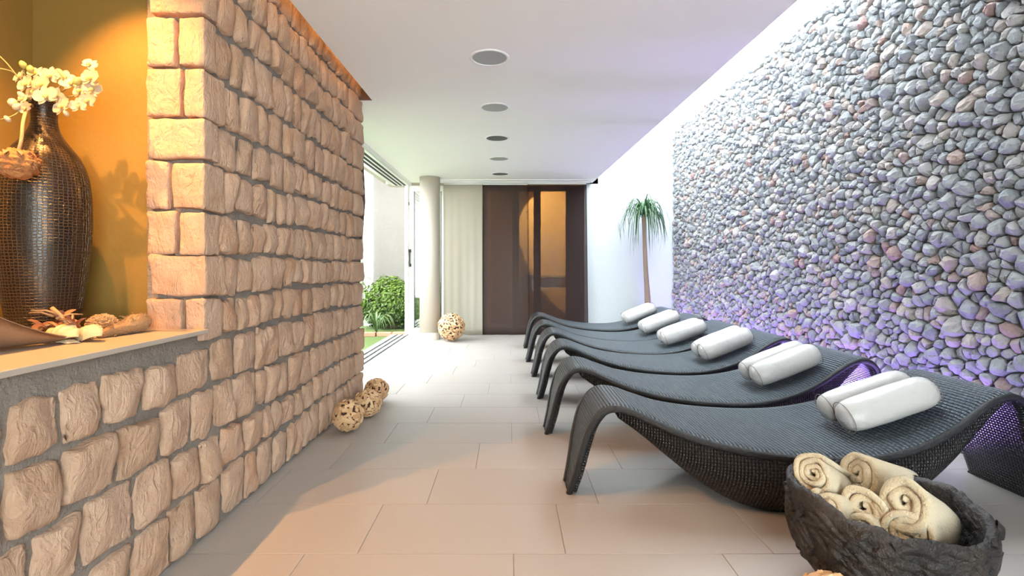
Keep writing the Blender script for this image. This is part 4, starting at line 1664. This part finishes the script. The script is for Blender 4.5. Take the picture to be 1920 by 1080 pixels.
p = on_shelf(92, 646); shell(p, .085, (.55, .0, -.15), 'smooth pale scallop shell next to the spathe dish', 5)
p = on_shelf(150, 642); shell(p, .072, (.65, .0, -.25), 'ribbed pale scallop shell in front of the dried petals', 9)
p = on_shelf(124, 646); shell(p, .034, (.1, .1, .4), 'smallest shell lying at the tip of the spathe dish', 6)

# raffia cone
rc0, rc1 = on_shelf(184, 635), on_shelf(272, 621)
axv = (rc1 - rc0); Lr = axv.length
rc = empty('raffia_bundle', rc0)
n = 26
P = [Vector((0, 0, 0)) + axv * (i / (n - 1)) for i in range(n)]
rad = [interp(i / (n - 1), [0, .15, .5, .75, .95, 1], [.010, .016, .024, .034, .034, .020]) * (1 + .05 * (i % 2)) for i in range(n)]
P = [p_ + Vector((0, 0, r_ * .98)) for p_, r_ in zip(P, rad)]
MB().tube(P, rad, 16).build('core', M['raffia'], rc, True)
Q = random.Random(3)
mb = MB()
for q in range(150):
    t = Q.uniform(.2, .95); a = Q.uniform(0, 2 * PI)
    i = int(t * (n - 1)); c = P[i]; r_ = rad[i]
    d = Vector((0, 0, 1)); s = axv.normalized().cross(d).normalized()
    p0 = c + (s * math.cos(a) + d * math.sin(a)) * r_
    if p0.z < .004: continue
    e = p0 + (s * math.cos(a + .5) + d * math.sin(a + .5)) * Q.uniform(.003, .016) + axv.normalized() * Q.uniform(-.03, .03)
    e.z = max(e.z, .004)
    mb.tube([p0, (p0 + e) / 2 + Vector((0, 0, .003)), e], .0012, 4)
f_ = mb.build('fibres', M['raffia'], rc); f_['kind'] = 'stuff'
tag(rc, 'tapered dried raffia bundle lying on the ledge near the stone corner', 'raffia bundle')

# moss ball
p = on_shelf(192, 627)
mbb = empty('dried_moss_ball', p)
bm = bmesh.new(); bmesh.ops.create_icosphere(bm, subdivisions=5, radius=1)
for vt in bm.verts:
    d = vt.co.normalized()
    k = 1 + .2 * noise.noise(d * 9) + .2 * abs(noise.noise(d * 19))
    vt.co = Vector((d.x * .048, d.y * .042, d.z * .036)) * k + Vector((0, 0, .036))
    vt.co.z = max(0, vt.co.z)
mk_bm('ball', bm, M['twig'], mbb, False)
tag(mbb, 'shaggy brown dried moss ball between shells and raffia', 'moss ball')

# dried petals and twigs heap: each piece a thing of its own
Q = random.Random(14)
for i in range(34):
    px = Q.uniform(58, 174)
    p = at(px, 640, Q.uniform(1.66, 1.72))
    hgt = Q.uniform(.0, .082) * max(0, 1 - (abs(px - 116) / 66) ** 2)
    V, F = petal_mesh(Q.uniform(.035, .06), Q.uniform(.012, .02), Q.uniform(.2, .7), .6)
    pink = i in (5, 9, 21)
    o = mk('dried_petal', V, F, M['petal_pink' if pink else 'petal_dry'], None, True)
    o.location = (p.x, p.y, SHELF_Z + max(.003, hgt)); o.rotation_euler = (Q.uniform(-.4, .4), Q.uniform(-.5, 0), Q.uniform(0, 6))
    tag(o, 'curled pink dried petal on the heap beside the vase' if pink else 'curled brown dried petal in the heap at the vase foot', 'petal', 'dried petals at the vase foot')
for i in range(22):
    px = Q.uniform(62, 176)
    p = at(px, 640, Q.uniform(1.66, 1.71)); a = Q.uniform(0, 6); L_ = Q.uniform(.04, .075)
    d = V_((math.cos(a), math.sin(a), Q.uniform(-.1, .3)))
    z = .004 + Q.uniform(.0, .085) * max(0, 1 - (abs(px - 118) / 60) ** 2)
    o = MB().tube([V_((0, 0, 0)), d * L_ * .5 + V_((0, 0, .008)), d * L_], [.0045, .0035, .002], 6).build('dry_twig', M['twig'], None, True)
    o.location = (p.x, p.y, SHELF_Z + z)
    tag(o, 'short dry twig in the heap at the vase foot', 'twig', 'dry twigs at the vase foot')
p = at(128, 640, 1.69)
o = MB().tube([V_((0, 0, 0)), at(112, 580, p.y) - at(128, 600, p.y), at(97, 568, p.y) - at(128, 600, p.y)], [.006, .006, .007], 7).build('dry_twig', M['twig'], None, True)
o.location = (p.x, p.y, SHELF_Z + .05)
tag(o, 'thick pale twig sticking up from the heap against the vase', 'twig', 'dry twigs at the vase foot')


# ---- lamps the place has
def spot(name, loc, aim, energy, color, size, blend, soft):
    d = bpy.data.lights.new(name, 'SPOT'); d.energy = energy; d.color = color; d.spot_size = size; d.spot_blend = blend; d.shadow_soft_size = soft
    o = bpy.data.objects.new(name, d); COL.objects.link(o); o.location = loc
    o.rotation_euler = (Vector(aim) - Vector(loc)).to_track_quat('-Z', 'Y').to_euler()
    return o


for i, y in enumerate((1.62, 1.22)):
    r = empty('niche_spotlight', (-1.62, y, 2.50))
    MB().lathe([(.034, .0), (.036, -.006), (.050, -.006), (.052, 0)], 28, (0, 0, 0), False, False).build('trim_ring', M['brass'], r, True)
    MB().lathe([(.034, -.001), (.001, -.001)], 24, (0, 0, 0), False, True).build('lens', mat_emit('warm_lamp_lens_%d' % i, (1, .75, .42), 6), r)
    tag(r, ['recessed warm spotlight above the vase', 'recessed warm spotlight above the spathe dish'][i], 'spotlight', 'warm spotlights in the niche')
    spot('niche_spot_beam', (-1.62, y, 2.485), (-1.22, y + .25, .6), (40, 40)[i], (1.0, .46, .125), 1.62, .6, .012)

ls = empty('cove_strip', (-1.16, 1.3, 2.775))
MB().box(-.022, .022, -2.7, 2.75, -.012, .003).build('channel', M['alu_grey'], ls)
for q in range(6):
    MB().box(-.010, .010, -2.65 + q * .9, -2.65 + q * .9 + .86, -.016, -.012).build('diffuser', mat_emit('warm_strip_%d' % q, (1, .50, .13), 7), ls)
tag(ls, 'warm light strip hidden in the ceiling slot above the stone wall', 'light strip')

for i, y in enumerate((1.72, 2.93, 3.78, 4.66, 5.46, 6.33, 7.40)):
    r = empty('floor_uplight', (2.40, y, 0))
    MB().lathe([(.055, 0), (.055, .012), (.042, .014), (.040, .006), (.001, .006)], 28, (0, 0, 0), False, True).build('housing', M['alu_grey'], r, True)
    MB().lathe([(.038, .009), (.001, .009)], 24, (0, 0, 0), False, True).build('lens', mat_emit('violet_lens_%d' % i, (.55, .22, 1), 4), r)
    tag(r, ['violet floor uplight beside the rear leg of the nearest lounger', 'violet floor uplight between the first and second loungers', 'violet floor uplight between the second and third loungers', 'violet floor uplight between the third and fourth loungers', 'violet floor uplight between the fourth and fifth loungers', 'violet floor uplight between the fifth and sixth loungers', 'violet floor uplight between the farthest lounger and the palm pot'][i], 'uplight', 'violet uplights along the rubble wall')
    spot('uplight_beam', (2.40, y, .03), (2.62, y, 1.3), 11.5 if i else 3.5, (.42, .27, 1.0), 2.6, .8, .03)
